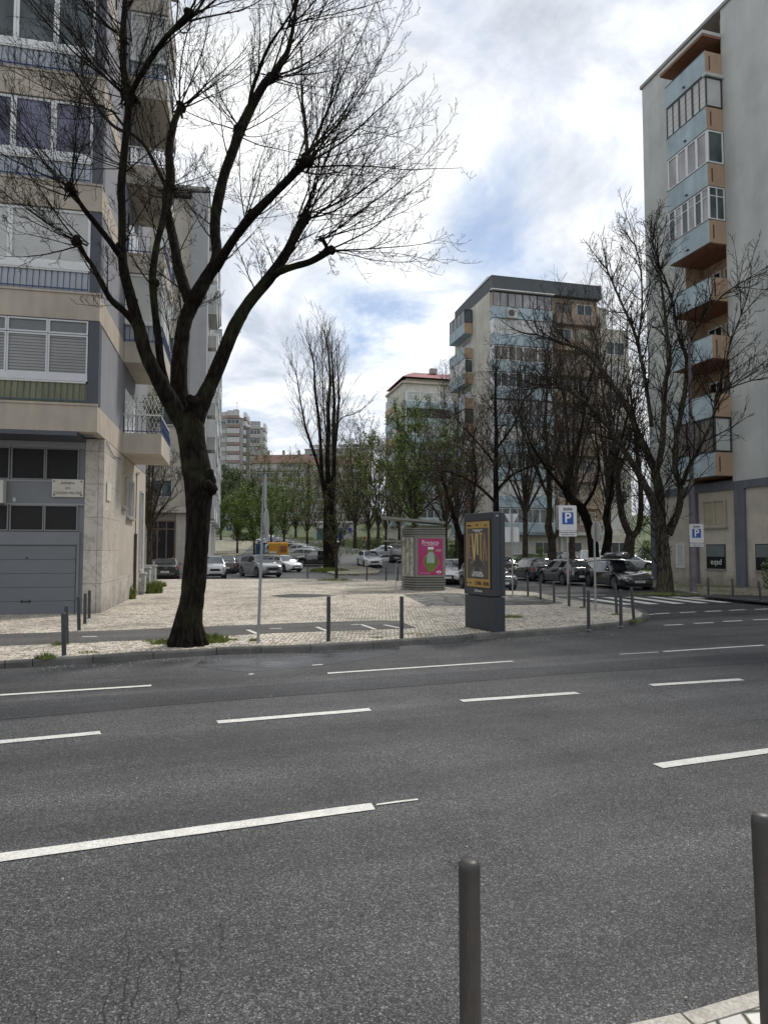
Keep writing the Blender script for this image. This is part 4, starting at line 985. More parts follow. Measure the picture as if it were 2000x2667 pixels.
bl = [(.36, .12), (.34, .2), (.34, .48), (.41, .62), (.41, .70), (.62, .70), (.62, .62), (.68, .48), (.68, .2), (.66, .12), (.58, .09), (.44, .09)]
MB().poly([(u0+u*kW, -.0635, z0+z*kH) for u, z in bl]).build('bottle_print', M('bottle green print', (.12, .20, .03), .5), kp)
MB().poly([(u0+u*kW, -.0645, z0+z*kH) for u, z in [(.35, .33), (.67, .33), (.67, .5), (.61, .62), (.42, .62), (.35, .5)]]).build('label_print', bottle_l, kp)
MB().poly([(u0+u*kW, -.0645, z0+z*kH) for u, z in [(.395, .70), (.635, .70), (.635, .765), (.395, .765)]]).build('cap_print', white_p, kp)
disc(.83, .67, .14, .05, white_p, 'badge_outline', -.0612); disc(.83, .67, .13, .042, magenta, 'badge', -.0622); disc(.84, .08, .12, .06, white_p, 'logo', -.0615, 9); disc(.84, .075, .07, .03, magenta, 'logo', -.0625, 7)
def lface(mb, a0, a1, z0, z1, d0, d1):
    p0 = Vector((0, 0, 0)); p1 = Vector((-.55, .9, 0)); t = p1-p0; n = Vector((t.y, -t.x, 0)).normalized()*-1
    n = Vector((-.9, -.55, 0)).normalized()
    q = [p0+t*a0+n*d1, p0+t*a1+n*d1]; mb.quad((*q[1].xy, z0), (*q[0].xy, z0), (*q[0].xy, z1), (*q[1].xy, z1)); return mb
lface(MB(), .02, .98, .62, KH-.48, 0, .02).build('side_window', M('papered kiosk glass', (.45, .43, .36), .35, var=.6, scale=5), KI)
m_ = MB(); 
for a in (.04, .36, .66, .94): lface(m_, a-.03, a+.03, .60, KH-.46, 0, .03)
m_.build('window_post', kiosk_m, KI)
m_ = MB(); m_.v = [(-1.55, -.45, KH+.35), (1.35, -.25, KH+.10), (1.5, 2.0, KH+.10), (-1.4, 2.3, KH+.40)]; m_.v += [(x, y, z+.10) for x, y, z in m_.v]
m_.f = [(0, 3, 2, 1), (4, 5, 6, 7), (0, 1, 5, 4), (1, 2, 6, 5), (2, 3, 7, 6), (3, 0, 4, 7)]; m_.build('canopy', kiosk_m, KI)
MB().box(-1.45, -.45, .15, 1.4, KH-.70, KH-.64).build('shelf_canopy', kiosk_m, KI)
m_ = MB()
for x in (-1.2, -.6): m_.tube([(x, .4, KH-.66), (x, .4, KH+.35)], .02, 5)
m_.build('canopy_strut', steel, KI)
hr = thing('tube_rack', 'thin bent steel tube rack standing against the left side of the kiosk', 'rack', (KA.x-.85, KB.y+.5, .12)); MB().tube([(-.05, -.1, 0), (0, 0, .3), (0, 0, 1.2), (.05, 0, 1.32), (.25, 0, 1.38), (.35, 0, 1.3), (.35, 0, 0)], .018, 6).build('tube', steel, hr)

# signs
def rboard(par, w, h, y0, y1, z, mat, name, rz=0, cx=0, r=.05):
    pts = []
    for (sx, sz, a0) in ((1, 1, 0), (-1, 1, 90), (-1, -1, 180), (1, -1, 270)):
        for i in range(5):
            an = R(a0+22.5*i); pts.append((cx+sx*(w/2-r)+r*math.cos(an), z+h/2+sz*(h/2-r)+r*math.sin(an)))
    mb = MB(); k = len(pts); mb.v = [(x, y0, zz) for x, zz in pts] + [(x, y1, zz) for x, zz in pts]
    mb.f = [tuple(range(k)), tuple(reversed(range(k, 2*k)))] + [(i, i+k, (i+1) % k+k, (i+1) % k) for i in range(k)]
    return fixn(mb.build(name, mat, par))
def p_sign(base, label, ztop, w, h, pole_r, hp, lamp=False, cx=0.0, yo=-.06):
    t = thing('parking_sign', label, 'parking sign', base, 0, 'zona P parking signs')
    if not lamp: MB().tube([(0, 0, 0), (0, 0, hp)], pole_r, 10, True).build('pole', steel, t)
    z0 = ztop - h
    bd = rboard(t, w, h, yo-.03, yo, z0, sign_w, 'board', cx=cx); 
    if not lamp: rboard(t, w, h, yo+.10, yo+.13, z0+.02, steel, 'back_board', cx=cx-.05)
    MB().box(cx-w*.31, cx+w*.31, yo-.036, yo-.031, z0+h*.25, z0+h*.73).build('blue_panel', sign_b, bd)
    text('letter_p', 'P', h*.56, white_p, bd, (cx, yo-.040, z0+h*.49), sx=.95, bold=.006)
    text('lettering', 'zona', h*.20, ink, bd, (cx, yo-.034, z0+h*.865), sx=.95, bold=.003)
    hb = h*.22
    pb = rboard(t, w*.97, hb, yo-.03, yo, z0-hb-.01, sign_w, 'lower_plate', r=.02, cx=cx)
    text('lettering', 'DIAS DE SEGUNDA A SEXTA-FEIRA', hb*.28, ink, pb, (cx, yo-.034, z0-hb*.36), sx=.78)
    text('lettering', 'DAS 9:00H ÀS 19:00H', hb*.28, ink, pb, (cx, yo-.034, z0-hb*.75), sx=.9)
    return t
g = G(1480, 1577, .12); tz = AT(1480, 1317, g.y).z - .12
p_sign(g, 'larger zona P parking sign on a thin steel pole on the plaza corner', tz, .60, .84, .03, tz-.1)
# round sign seen edge on
g = G(1551, 1590, .12); zt1 = AT(1554, 1357, g.y).z-.12
rs = thing('traffic_sign', 'round traffic sign seen from behind and edge on, beside the parking sign', 'traffic sign', g, R(-80)); MB().tube([(0, 0, 0), (0, 0, zt1)], .03, 10, True).build('pole', steel, rs)
MB().lathe((0, .05, zt1-.32), [(.30, 0), (.32, .008), (.32, .02), (.31, .028)], 28, 'y').build('disc', M('sign back grey', (.33, .335, .33), .5), rs)
# give way sign from the back
g = G(1335, 1550, .12); z1_ = AT(1335, 1338, g.y).z - .12
gw = thing('traffic_sign', 'give way triangle seen from the back above a blank rectangular plate, behind the totem', 'traffic sign', g)
MB().tube([(0, 0, 0), (0, 0, z1_)], .032, 10, True).build('pole', steel, gw)
mb = MB(); s_ = .29; tri = [(-s_, z1_+.0), (s_, z1_+.0), (0, z1_-.52)]
mb.v = [(x, .04, z) for x, z in tri] + [(x, .065, z) for x, z in tri]; mb.f = [(0, 1, 2), (5, 4, 3), (0, 3, 4, 1), (1, 4, 5, 2), (2, 5, 3, 0)]; fixn(mb.build('triangle', sign_w, gw))
rboard(gw, .60, .62, .04, .06, z1_-1.17, sign_w, 'plate', r=.06)
# thin edge-on sign pole by the big tree
g = G(672, 1675, .12); z1_ = AT(688, 1238, g.y).z - .12
ps = thing('traffic_sign', 'tall thin pole with two sign plates seen edge on, just right of the big tree', 'traffic sign', g); dx = AT(688, 1238, g.y).x - g.x
MB().tube([(0, 0, 0), (dx, 0, z1_-.08)], .030, 10, True).build('pole', steel, ps)
ps_r = MB(); ps_r.box(.0, .62, -.012, .012, z1_-.68, z1_); o = ps_r.build('rectangular_plate', steel, ps); o.rotation_euler = (0, 0, R(98)); o.location = (dx+.075, -.3, 0)
o = MB().lathe((0, 0, z1_-.98), [(.28, 0), (.30, .008), (.30, .02), (.29, .028)], 28, 'y').build('round_plate', steel, ps); o.rotation_euler = (0, 0, R(90)); o.location = (dx+.07, 0, 0)
m_ = MB()
for z in (z1_-.2, z1_-.5, z1_-.8, z1_-1.15): m_.box(-.04, .09, -.035, .035, z, z+.03)
o = m_.build('clamp', steel, ps); o.location = (dx*.85, 0, 0)
# lamp post with second parking sign
g = G(1806, 1543, .12); tp = AT(1795, 879, g.y); hd = AT(1716, 851, g.y)
lp = thing('street_lamp', 'tall dull violet street lamp leaning slightly, in front of the right building', 'street lamp', g)
dx = tp.x - g.x; h = tp.z - .12
MB().tube([(0, 0, 0), (dx*.15, 0, h*.22)], [.155, .15], 10).tube([(dx*.15, 0, h*.22), (dx*.4, 0, h*.45), (dx, 0, h)], [.12, .095, .06], 10, True).build('pole', pole_m, lp)
hx, hz = hd.x - g.x, hd.z - .12
MB().tube([(dx, 0, h-.05), (dx-.1, 0, h+.06), (hx+.5, 0, hz-.08), (hx+.35, 0, hz)], .045, 8, True).build('arm', pole_m, lp)
mb = MB(); mb.grid([[(hx+.40+.0*i, -.08+.16*i/4, hz+.02+.05*math.sin(math.pi*i/4)) for i in range(5)], [(hx+.1, -.17+.34*i/4, hz+.03+.13*math.sin(math.pi*i/4)) for i in range(5)], [(hx-.3, -.10+.2*i/4, hz-.03+.09*math.sin(math.pi*i/4)) for i in range(5)]])
mb.quad((hx+.40, -.08, hz+.02), (hx+.40, .08, hz+.02), (hx+.1, .17, hz+.03), (hx+.1, -.17, hz+.03)); mb.quad((hx+.1, -.17, hz+.03), (hx+.1, .17, hz+.03), (hx-.3, .1, hz-.03), (hx-.3, -.1, hz-.03))
mb.build('lamp_head', steel, lp, smooth=True)
MB().tube([(0, 0, 0), (0, 0, .03)], .19, 12, True).build('base_plate', concrete, lp)
gs = Vector((AT(1809, 1400, g.y).x, g.y, .12)); tz = AT(1809, 1365, g.y).z - .12
p_sign(gs, 'smaller zona P parking sign strapped to the violet street lamp', tz, .61, .80, .03, 0, lamp=True, yo=-.16)
# small triangular sign, blue and other distant signs
def small_sign(px, py, top, Yz, label, shape, mat, size, cat='traffic sign'):
    g = G(px, py); h = AT(px, top, g.y).z - g.z; t = thing('traffic_sign', label, cat, g)
    MB().tube([(0, 0, 0), (0, 0, h)], .035, 8, True).build('pole', steel, t)
    if shape == 'tri': MB().poly([(-size, -.05, h-size), (size, -.05, h-size), (0, -.05, h+size*.8)]).poly([(-size, -.03, h-size), (0, -.03, h+size*.8), (size, -.03, h-size)]).build('triangle', mat, t)
    elif shape == 'round': MB().lathe((0, -.05, h-size), [(size, 0), (size, .02)], 20, 'y').build('disc', mat, t)
    else:
        b_ = MB().box(-size, size, -.06, -.04, h-size*2, h).build('board', mat, t)
        if shape == 'P': text('letter_p', 'P', size*1.7, white_p, b_, (0, -.063, h-size), sx=1)
    return t
small_sign(1679, 1478, 1362, 0, 'yellowish triangular sign on a post behind the silver coupe', 'tri', M('faded sign yellow', (.5, .44, .28), .6), .30)
small_sign(596, 1400, 1368, 0, 'distant blue P sign above the cobbled slope', 'P', sign_b, .55)
small_sign(911, 1416, 1374, 0, 'distant round blue sign on the grassy bank', 'round', M('violet blue sign', (.05, .05, .3), .5), .36)
small_sign(885, 1496, 1390, 0, 'thin pole with blue sign right of the poplar', 'board', sign_b, .18)
small_sign(757, 1470, 1392, 0, 'grey sign plate seen edge on beside the yellow container', 'board', steel, .14)
small_sign(728, 1490, 1380, 0, 'tall narrow folded sign in front of the yellow container', 'board', steel, .13)
# cabinets
for i, (px, py, top, w, lab) in enumerate([(356, 1549, 1492, .62, 'nearest pale utility cabinet with a notice, against the left building'), (371, 1538, 1477, .6, 'middle pale utility cabinet against the left building'), (385, 1530, 1472, .7, 'furthest pale utility cabinet against the left building')]):
    g = G(px, py, .12); h = AT(px, top, g.y).z - .12
    t = thing('utility_cabinet', lab, 'utility cabinet', g, R(12), 'utility cabinets')
    b = MB().box(-w/2, w/2, 0, .4, .1, h-.09).build('box', M('cabinet grey', (.36, .37, .35), .7, var=.2), t); bevel(b, .015)
    MB().box(-w/2+.03, w/2-.03, .03, .37, 0, .1).build('plinth', concrete, t); b = MB().box(-w/2-.04, w/2+.04, -.04, .44, h-.088, h).build('lid', M('cabinet grey', (.36, .37, .35), .7), t); bevel(b, .03)
    MB().box(-.13, .16, -.008, -.002, h*.6, h*.76).build('notice', white_p, t)
    MB().box(w/2-.08, w/2-.06, -.012, -.002, h*.4, h*.5).build('lock', blackp, t)
# yellow clothes container
g = G(725, 1473); yc = thing('clothes_container', 'yellow textile collection container behind the parked cars', 'container', g, R(10))
k_ = 1.0; mb = MB(); pr = [(0, 0), (1.15, 0), (1.15, 1.8), (.95, 2.22), (.12, 2.32), (0, 2.20)]
s_ = (AT(750, 1470, g.y).x - AT(700, 1470, g.y).x)
mb.v = [(-s_/2, y, z) for y, z in pr] + [(s_/2, y, z) for y, z in pr]; k = len(pr); mb.f = [tuple(range(k)), tuple(reversed(range(k, 2*k)))] + [(i, i+k, (i+1) % k+k, (i+1) % k) for i in range(k)]
fixn(mb.build('body', yellow_c, yc)); MB().box(.02, s_*.42, -.012, -.002, 1.28, 1.95).build('hatch', M('container hatch', (.30, .10, .01), .5), yc); MB().box(-s_*.45, -s_*.12, -.012, -.002, .85, 1.4).build('notice', white_p, yc); MB().box(-s_*.44, -s_*.14, -.016, -.013, 1.15, 1.22).box(-s_*.44, -s_*.14, -.016, -.013, 1.0, 1.05).build('printed_line', ink, yc); MB().box(s_*.12, s_*.3, -.04, -.013, .9, .95).build('handle', steel, yc)
bc = thing('bin', 'blue recycling bin half behind the row of trees and cars', 'bin', G(676, 1462)); b = MB().box(-.45, .45, 0, .9, 0, 1.75).build('body', M('blue bin plastic', (.02, .07, .16), .5), bc); bevel(b, .06); MB().box(-.48, .48, -.04, .94, 1.76, 1.86).build('lid', M('blue bin plastic', (.02, .07, .16), .5), bc); MB().lathe((0, -.01, 1.35), [(.13, 0), (.13, -.02)], 14, 'y').build('opening', blackp, bc)
fg = thing('fire_hydrant', 'small red hydrant post on the grassy bank', 'hydrant', G(950, 1410)); MB().lathe((0, 0, 0), [(.16, 0), (.14, .5), (.18, .55), (.18, .8), (.1, .95)], 12).build('body', sign_r, fg); MB().tube([(-.25, 0, .6), (.25, 0, .6)], .08, 8, True).build('outlet', sign_r, fg)
# ------------------------------------------------------------------ cars
KINDS = {
 # L, W, H, xw(windscreen base), xt(ws top), xr(roof rear), xb(rear glass base) as fractions of L/2; zhood, zcowl, zbelt-rear, ztail, roof rear drop, wheel R
 'hatch': (4.05, 1.76, 1.46, .47, .12, -.66, -.90, .72, .92, 1.00, .92, .05, .315),
 'suv':   (4.45, 1.84, 1.60, .50, .15, -.70, -.92, .86, 1.04, 1.08, .98, .06, .345),
 'wagon': (4.75, 1.83, 1.45, .42, .10, -.76, -.93, .72, .91, .98, .88, .07, .33),
 'sedan': (4.50, 1.80, 1.42, .42, .08, -.42, -.74, .72, .91, .99, .97, .04, .325),
 'coupe': (4.15, 1.76, 1.36, .42, .05, -.35, -.78, .66, .87, .92, .88, .03, .31),
 'smart': (2.72, 1.58, 1.52, .66, .22, -.70, -.93, .86, 1.00, 1.06, .92, .04, .29),
 'van':   (4.40, 1.82, 1.82, .55, .22, -.94, -.985, .86, 1.08, 1.10, 1.0, .02, .32)}
def build_car(root, kind, P, lights=True, plate='', detail=True, badge=None):
    L, W, H, fw, ft, fr_, fb, zh, zc, zbr, ztail, drop, WR = KINDS[kind]
    h2 = L/2; xw, xt, xr, xb = fw*h2, ft*h2, fr_*h2, fb*h2
    wx = (h2*.615 if kind != 'smart' else h2*.70, -h2*.60 if kind != 'smart' else -h2*.68)
    AR = WR + .055
    def lerp(a, b, t): return a + (b-a)*t
    def ss(t): t = max(0, min(1, t)); return t*t*(3-2*t)
    def wid(x):
        t = abs(x)/h2; return W/2*(1 - .05*t*t - .20*max(0, t-.78)**1.5/.22**1.5)
    def top(x):
        if x > xw: 
            t = max(0, (h2-x)/(h2-xw)); return lerp(zh-.14, zc, min(1, t*1.0)**.42)
        if x > xb: return lerp(zc, zbr, ss((xw-x)/(xw-xb)))
        t = max(0, (xb-x)/(h2+xb+1e-6)); return lerp(zbr, ztail-.06, t**1.3)
    def bot(x):
        z = .20 + .12*max(0, (abs(x)/h2-.86)/.14)**2
        for c in wx:
            d = abs(x-c)
            if d < AR: z = max(z, WR + math.sqrt(AR*AR-d*d))
        return z
    xs = [h2*(1-2*i/34) for i in range(35)]
    for c in wx:
        for a in range(0, 181, 15): xs.append(c + AR*math.cos(R(a))*.9999)
        xs += [c+AR*1.001+.004, c-AR*1.001-.004]
    xs += [xw, xb, h2-.02, h2-.06, -h2+.02, -h2+.06]
    xs = sorted(set(round(x, 4) for x in xs if abs(x) <= h2), reverse=True)
    rows = []
    for x in xs:
        w, zb, zt_ = wid(x), bot(x), top(x); e = 1.0
        ed = h2 - abs(x)
        ins = .06*max(0, 1-ed/.07)**2*1.6
        w -= ins*.8; zt_ -= ins*.6
        zs = [(w*.93, zb), (w*.985, zb+.03), (w, lerp(zb, zt_, .45)), (w*.992, lerp(zb, zt_, .66)), (w*.965, zt_-.10), (w*.93, zt_-.035), (w*.86, zt_-.008), (w*.45, zt_+.018), (0, zt_+.022)]
        rows.append([(x, -y, z) for y, z in zs] + [(x, y, z) for y, z in reversed(zs[:-1])])
    mb = MB(); mb.grid(rows)
    for r_ in (rows[0], rows[-1]): mb.poly(r_)
    body = fixn(mb.build('body', P, root, smooth=True)); md = body.modifiers.new('es', 'EDGE_SPLIT'); md.split_angle = R(38)
    # underbody + wheel housings
    MB().box(-h2*.93, h2*.93, -W*.40, W*.40, .17, .55).build('underbody', blackp, root)
    # greenhouse
    def roof(x):
        if x >= xt: t = max(0, (xw-x)/(xw-xt)); return lerp(zc-.01, H-.04, t**.88)
        if x >= xr: t = max(0, (xt-x)/(xt-xr)); return H-.04 + .04*math.sin(math.pi*min(1, t*1.15)*.75) - drop*t**2
        e = roof_r; t = max(0, (xr-x)/(xr-xb)); return lerp(e, zbr-.01, t**1.25)
    roof_r = H-.04 + .04*math.sin(math.pi*.75) - drop if True else H
    def gsec(x):
        zr = roof(x); zb = top(x)-.03; w = wid(x)
        yb = w*.90; hh = max(0, zr-.05-zb); yr = yb - hh*.36
        return zr, zb, yb, max(yr, .3)
    gx = sorted(set([round(lerp(xw, xb, i/40), 4) for i in range(41)] + [round(xt, 4), round(xr, 4)]), reverse=True)
    rows = []
    for x in gx:
        zr, zb, yb, yr = gsec(x); zr_ = max(zr, zb+.02)
        sec = [(yb, zb), (lerp(yb, yr, .5), lerp(zb, max(zb, zr-.05), .5)), (yr, max(zb, zr-.05)), (yr*.93, zr_-.012), (yr*.5, zr_+.012), (0, zr_+.018)]
        rows.append([(x, -y, z) for y, z in sec] + [(x, y, z) for y, z in reversed(sec[:-1])])
    g = fixn(MB().grid(rows).build('roof', P, root, smooth=True)); md = g.modifiers.new('es', 'EDGE_SPLIT'); md.split_angle = R(35)
    def side_glass(xa, xc, sgn):
        n = 9; r0, r1 = [], []
        for i in range(n+1):
            x = lerp(xa, xc, i/n); zr, zb, yb, yr = gsec(x); z0 = zb+.06; z1 = max(z0+.004, zr-.105); tt = max(.05, zr-.05-zb)
            f = lambda z: (yb + (yr-yb)*(z-zb)/tt + .007)
            r0.append((x, sgn*f(z0), z0)); r1.append((x, sgn*f(z1), z1))
        o_ = MB().grid([r0, r1] if sgn > 0 else [r1, r0]).build('side_window', carglass, root, smooth=True)
    xm = lerp(xt, xr, .42); pil = .05
    xa = lerp(xw, xt, .22)
    cuts = [(xa, xm+pil), (xm-pil, lerp(xr, xb, .0)+ (.12 if kind != 'smart' else .2))] if kind not in ('coupe', 'smart') else [(xa, lerp(xt, xr, .75)), (lerp(xt, xr, .85), lerp(xr, xb, .3))]
    if kind in ('wagon', 'suv', 'hatch'): cuts = [(xa, xm+pil), (xm-pil, lerp(xr, xm, .22)), (lerp(xr, xm, .14), lerp(xr, xb, .35))]
    if kind == 'van': cuts = [(xa, xt-.45)]
    for c in cuts:
        for sgn in (-1, 1): side_glass(c[0], c[1], sgn)
    def crown(xa, xb_, name, marg=.90):
        n = 8; rr = []
        for i in range(n+1):
            x = lerp(xa, xb_, i/n); zr, zb, yb, yr = gsec(x); z = max(zr, zb+.02)
            hw = min(yr, yb)*marg
            rr.append([(x+(.012 if xa > xb_ and xa > 0 else -.012), hw*u, z + .018*(1-abs(u)**1.5) - .010*(abs(u) > .9) + .010) for u in (-1, -.7, -.35, 0, .35, .7, 1)])
        return MB().grid(rr).build(name, carglass, root, smooth=True)
    crown(lerp(xw, xt, .06), lerp(xw, xt, .93), 'windscreen')
    if kind != 'van': crown(lerp(xr, xb, .10), lerp(xr, xb, .86), 'rear_window', .86)
    # wheels
    for c in wx:
        for s in (-1, 1):
            yo = s*(W/2 - .015)
            o_ = MB().lathe((0, 0, 0), [(WR*.62, -.01), (WR*.93, 0), (WR, -.03*1), (WR, -.17), (WR*.9, -.20)] if s > 0 else [(WR*.9, .20), (WR, .17), (WR, .03), (WR*.93, 0), (WR*.62, .01)], 26, 'y')
            w_ = fixn(o_.build('wheel', rubber, root, smooth=False)); w_.location = (c, yo, WR)
            mb = MB(); yy = s*.008
            for q in range(28):
                a0, a1 = 6.28318*q/28, 6.28318*(q+1)/28; f = lambda a, r: (r*math.cos(a), yy, r*math.sin(a))
                mb.quad(f(a0, WR*.60), f(a1, WR*.60), f(a1, WR*.68), f(a0, WR*.68))
            mb.poly([(.06*math.cos(6.283*q/10), yy+s*.006, .06*math.sin(6.283*q/10)) for q in range(10)])
            for q in range(10):
                a = R(36*q + (7 if q % 2 else -7) + 18); ca, sa = math.cos(a), math.sin(a); n_ = (-sa, ca)
                mb.poly([(ca*.04+n_[0]*.012, yy+s*.004, sa*.04+n_[1]*.012), (ca*.04-n_[0]*.012, yy+s*.004, sa*.04-n_[1]*.012), (ca*WR*.62-n_[0]*.016, yy+s*.002, sa*WR*.62-n_[1]*.016), (ca*WR*.62+n_[0]*.016, yy+s*.002, sa*WR*.62+n_[1]*.016)])
            r_ = mb.build('rim', rim_m, w_); MB().lathe((0, 0, 0), [(WR*.57, s*.0075), (WR*.57, s*.0115)], 20, 'y').build('wheel_shadow', blackp, w_) if False else None
    # lamps, grille, plates, mirrors
    wf = wid(h2-.12); zl = zh-.12
    for s in (-1, 1):
        rr = []
        for i in range(6):
            x = h2-.05 - i*.07; w = wid(x)*.985 if i > 0 else wid(x)*.80
            zt_ = top(x)
            rr.append([(x+.012, s*(w*(.62 if i == 0 else 1.0)+.004), zl-.05+i*.012), (x+.012, s*(w*(.62 if i == 0 else .992)+.004), zl+.06+i*.010)])
        front = [[(h2+.012-.05, s*wid(h2-.05)*u, zl-.055+.05*0), (h2+.010-.05, s*wid(h2-.05)*u, zl+.055)] for u in (.52, .66, .80, .93)]
        a = MB().grid(front + rr[1:4]).build('headlight', lamp_w, root)
        rear = [[(-h2+.04-.012, s*wid(h2-.05)*u, ztail-.30), (-h2+.045-.012, s*wid(h2-.05)*u, ztail-.14)] for u in (.60, .78, .93)]
        rr = [[(-h2+.05+i*.08, s*(wid(h2-.05-i*.08)*1.0+.004), ztail-.28+i*.01), (-h2+.05+i*.08, s*(wid(h2-.05-i*.08)*.995+.004), ztail-.13+i*.005)] for i in range(1, 4)]
        MB().grid(rear + rr).build('tail_light', lamp_r, root)
        zr, zb, yb, yr = gsec(xa); m_ = MB(); m_.lathe((0, 0, 0), [(.02, -.04), (.07, -.03), (.085, .03), (.06, .09), (.01, .11)], 10, 'x'); mm = m_.build('mirror', P, root, smooth=True); mm.location = (xa+.02, s*(yb+.10), zb+.10); mm.scale = (.8, 1.25, .85)
        for xx in (xm, ):
            MB().box(xx+.22, xx+.38, s*(W/2*.985), s*(W/2*.985+.022), zb-.10, zb-.08).build('door_handle', P, root)
    gw_ = wid(h2)*.55
    g_ = MB().box(h2-.03, h2+.016, -gw_, gw_, zh-.34, zh-.17).build('grille', blackp, root); bevel(g_, .03)
    g2 = MB().box(h2-.05, h2+.012, -gw_*1.25, gw_*1.25, .26, .38).build('air_intake', blackp, root); bevel(g2, .03)
    g3 = MB().box(-h2-.012, -h2+.05, -gw_*1.3, gw_*1.3, .24, .36).build('rear_valance', blackp, root); bevel(g3, .02)
    pz = .42
    for sx, zz in ((1, pz), (-1, ztail-.42 if kind in ('hatch', 'suv', 'wagon') else pz+.1)):
        p_ = MB().box(sx*(h2+.012), sx*(h2+.028), -.26, .26, zz-.055, zz+.055).build('number_plate', white_p, root)
        if plate:
            tx = text('lettering', plate, .10, ink, p_, (sx*(h2+.031), 0, zz), rot=(R(90), 0, R(90*sx)), sx=.95)
    if badge == 'star':
        mb = MB(); x = h2+.028; z = zh-.25
        for i in range(20):
            a0, a1 = 6.2832*i/20, 6.2832*(i+1)/20; mb.quad((x, .075*math.cos(a0), z+.075*math.sin(a0)), (x, .075*math.cos(a1), z+.075*math.sin(a1)), (x, .088*math.cos(a1), z+.088*math.sin(a1)), (x, .088*math.cos(a0), z+.088*math.sin(a0)))
        for a in (90, 210, 330):
            c, s = math.cos(R(a)), math.sin(R(a)); mb.poly([(x, -s*.014, z+c*.014), (x, c*.078, z+s*.078), (x, s*.014, z-c*.014)])
        mb.build('badge', chrome, root)
        MB().box(h2+.017, h2+.024, -gw_, -.09, zh-.26, zh-.245).box(h2+.017, h2+.024, .09, gw_, zh-.26, zh-.245).build('grille_bar', chrome, root)
        mb = MB(); n = 24
        for i in range(n):
            a0, a1 = 6.2832*i/n, 6.2832*(i+1)/n
            f = lambda a, k: (h2+.022, (gw_+.02)*k*math.cos(a), zh-.255+.10*k*math.sin(a))
            mb.quad(f(a0, 1), f(a1, 1), f(a1, 1.05), f(a0, 1.05))
        mb.build('grille_rim', chrome, root)
    return root
PROTO = {}
def car(px, py, az, kind, P, label, plate='', badge=None, z=0.0, name='parked_car', group='parked cars', ground=None):
    """px, py: where the middle of the car meets the ground; az: where the nose points, clockwise from straight ahead"""
    g = ground or G(px, py)
    rz = R(90 - az)
    key = (kind, P.name, plate, badge)
    sl = (zt(g.y+1) - zt(g.y-1))/2
    if key in PROTO:
        t = copy_tree(PROTO[key]); t['label'] = label; t.name = name
    else:
        t = thing(name, label, 'car', (0, 0, 0), 0, group); build_car(t, kind, P, plate=plate, badge=badge); PROTO[key] = t
    if group: t['group'] = group
    elif 'group' in t: del t['group']
    t['category'] = 'van' if kind == 'van' else 'car'
    t.location = g; t.rotation_euler = (0, 0, rz)
    if sl > .005:
        t.rotation_mode = 'QUATERNION'; q = Matrix.Rotation(math.atan(sl), 3, 'X') @ Matrix.Rotation(rz, 3, 'Z'); t.rotation_quaternion = q.to_quaternion()
    return t
PK = 'parked cars'
mc = car(1606, 1531, 172, 'wagon', P_black, 'shiny black estate car with a roof box, parked facing the crosswalk', 'BO·58·EX', 'star')
# roof box (its own thing, it lies on the car roof)
rb = thing('roof_box', 'flat black roof box strapped on top of the black estate car', 'roof box', mc.location + Vector((0, 0, 1.55)), mc.rotation_euler.z)
mb = MB(); rows = []
for i in range(13):
    x = .95 - 1.9*i/12; t = abs(x)/.95; w = .40*(1-.35*t**4); h = .30*(1-.55*t**5)
    sec = [(w*.9, .02), (w, .10), (w*.96, h*.75), (w*.75, h), (0, h*1.05)]
    rows.append([(x, -y, z) for y, z in sec] + [(x, y, z) for y, z in reversed(sec[:-1])])
mb.grid(rows); mb.poly(rows[0]); mb.poly(rows[-1]); fixn(mb.build('shell', P_black, rb, smooth=True)); MB().box(-.5, -.44, -.6, .6, -.06, .0).box(.44, .5, -.6, .6, -.06, .0).box(-.9, .9, -.38, .38, .0, .035).build('roof_bar', blackp, rb)
car(1472, 1521, -14, 'hatch', P_dark, 'dark hatchback seen from its rear right, just behind the black estate car', '')
car(1386, 1511, -11, 'hatch', P_black, 'black upright hatchback seen from the rear, left of the parking sign', '46·51·ZX')
car(1300, 1497, -14, 'sedan', P_black, 'black saloon mostly hidden behind the totem', '')
car(1268, 1536, 166, 'hatch', paint('dark grey car paint', (.06, .062, .066)), 'dark grey hatchback with star badge mostly hidden by the totem, nose showing on its right', '18·VG·18', 'star')
car(1176, 1519, 192, 'sedan', P_white, 'white car with rounded windscreen just right of the kiosk', '')
car(1497, 1480, 78, 'suv', P_black, 'tall black car parked by the stone wall, behind the dark hatchback', '')
car(1572, 1484, 100, 'van', P_white, 'white panel van parked behind the roof box', '')
car(1655, 1483, 120, 'coupe', P_silver, 'silver coupe parked behind the big right tree', '')
car(1705, 1466, 100, 'hatch', P_white, 'white hatchback far back beside the right building', '')
# left group
car(432, 1507, -16, 'sedan', P_black, 'black saloon seen from behind, parked beside the left building', '07·FX·12')
car(402, 1482, -15, 'hatch', P_dark, 'dark car parked ahead of the black saloon by the entrance steps', '')
car(556, 1506, 162, 'smart', P_silver, 'tiny silver city car facing the camera right beside the trunk of the big tree', '18·HX·467')
car(588, 1493, -14, 'hatch', P_black, 'black car half hidden behind the tiny silver city car', '')
car(628, 1489, -20, 'hatch', P_dark, 'dark hatchback seen from behind, left of the grey crossover', '')
car(677, 1502, 146, 'suv', P_grey, 'grey crossover turned towards the camera in the middle of the front parking row', 'AU·19·FG')
car(738, 1489, 138, 'hatch', P_white, 'white hatchback with black bumper behind the grey crossover', '')
car(822, 1474, -98, 'suv', P_black, 'black off roader seen from the side, partly behind the poplar', '')
car(785, 1463, -70, 'wagon', P_silver, 'silver estate with red tail lights behind the black off roader', '')
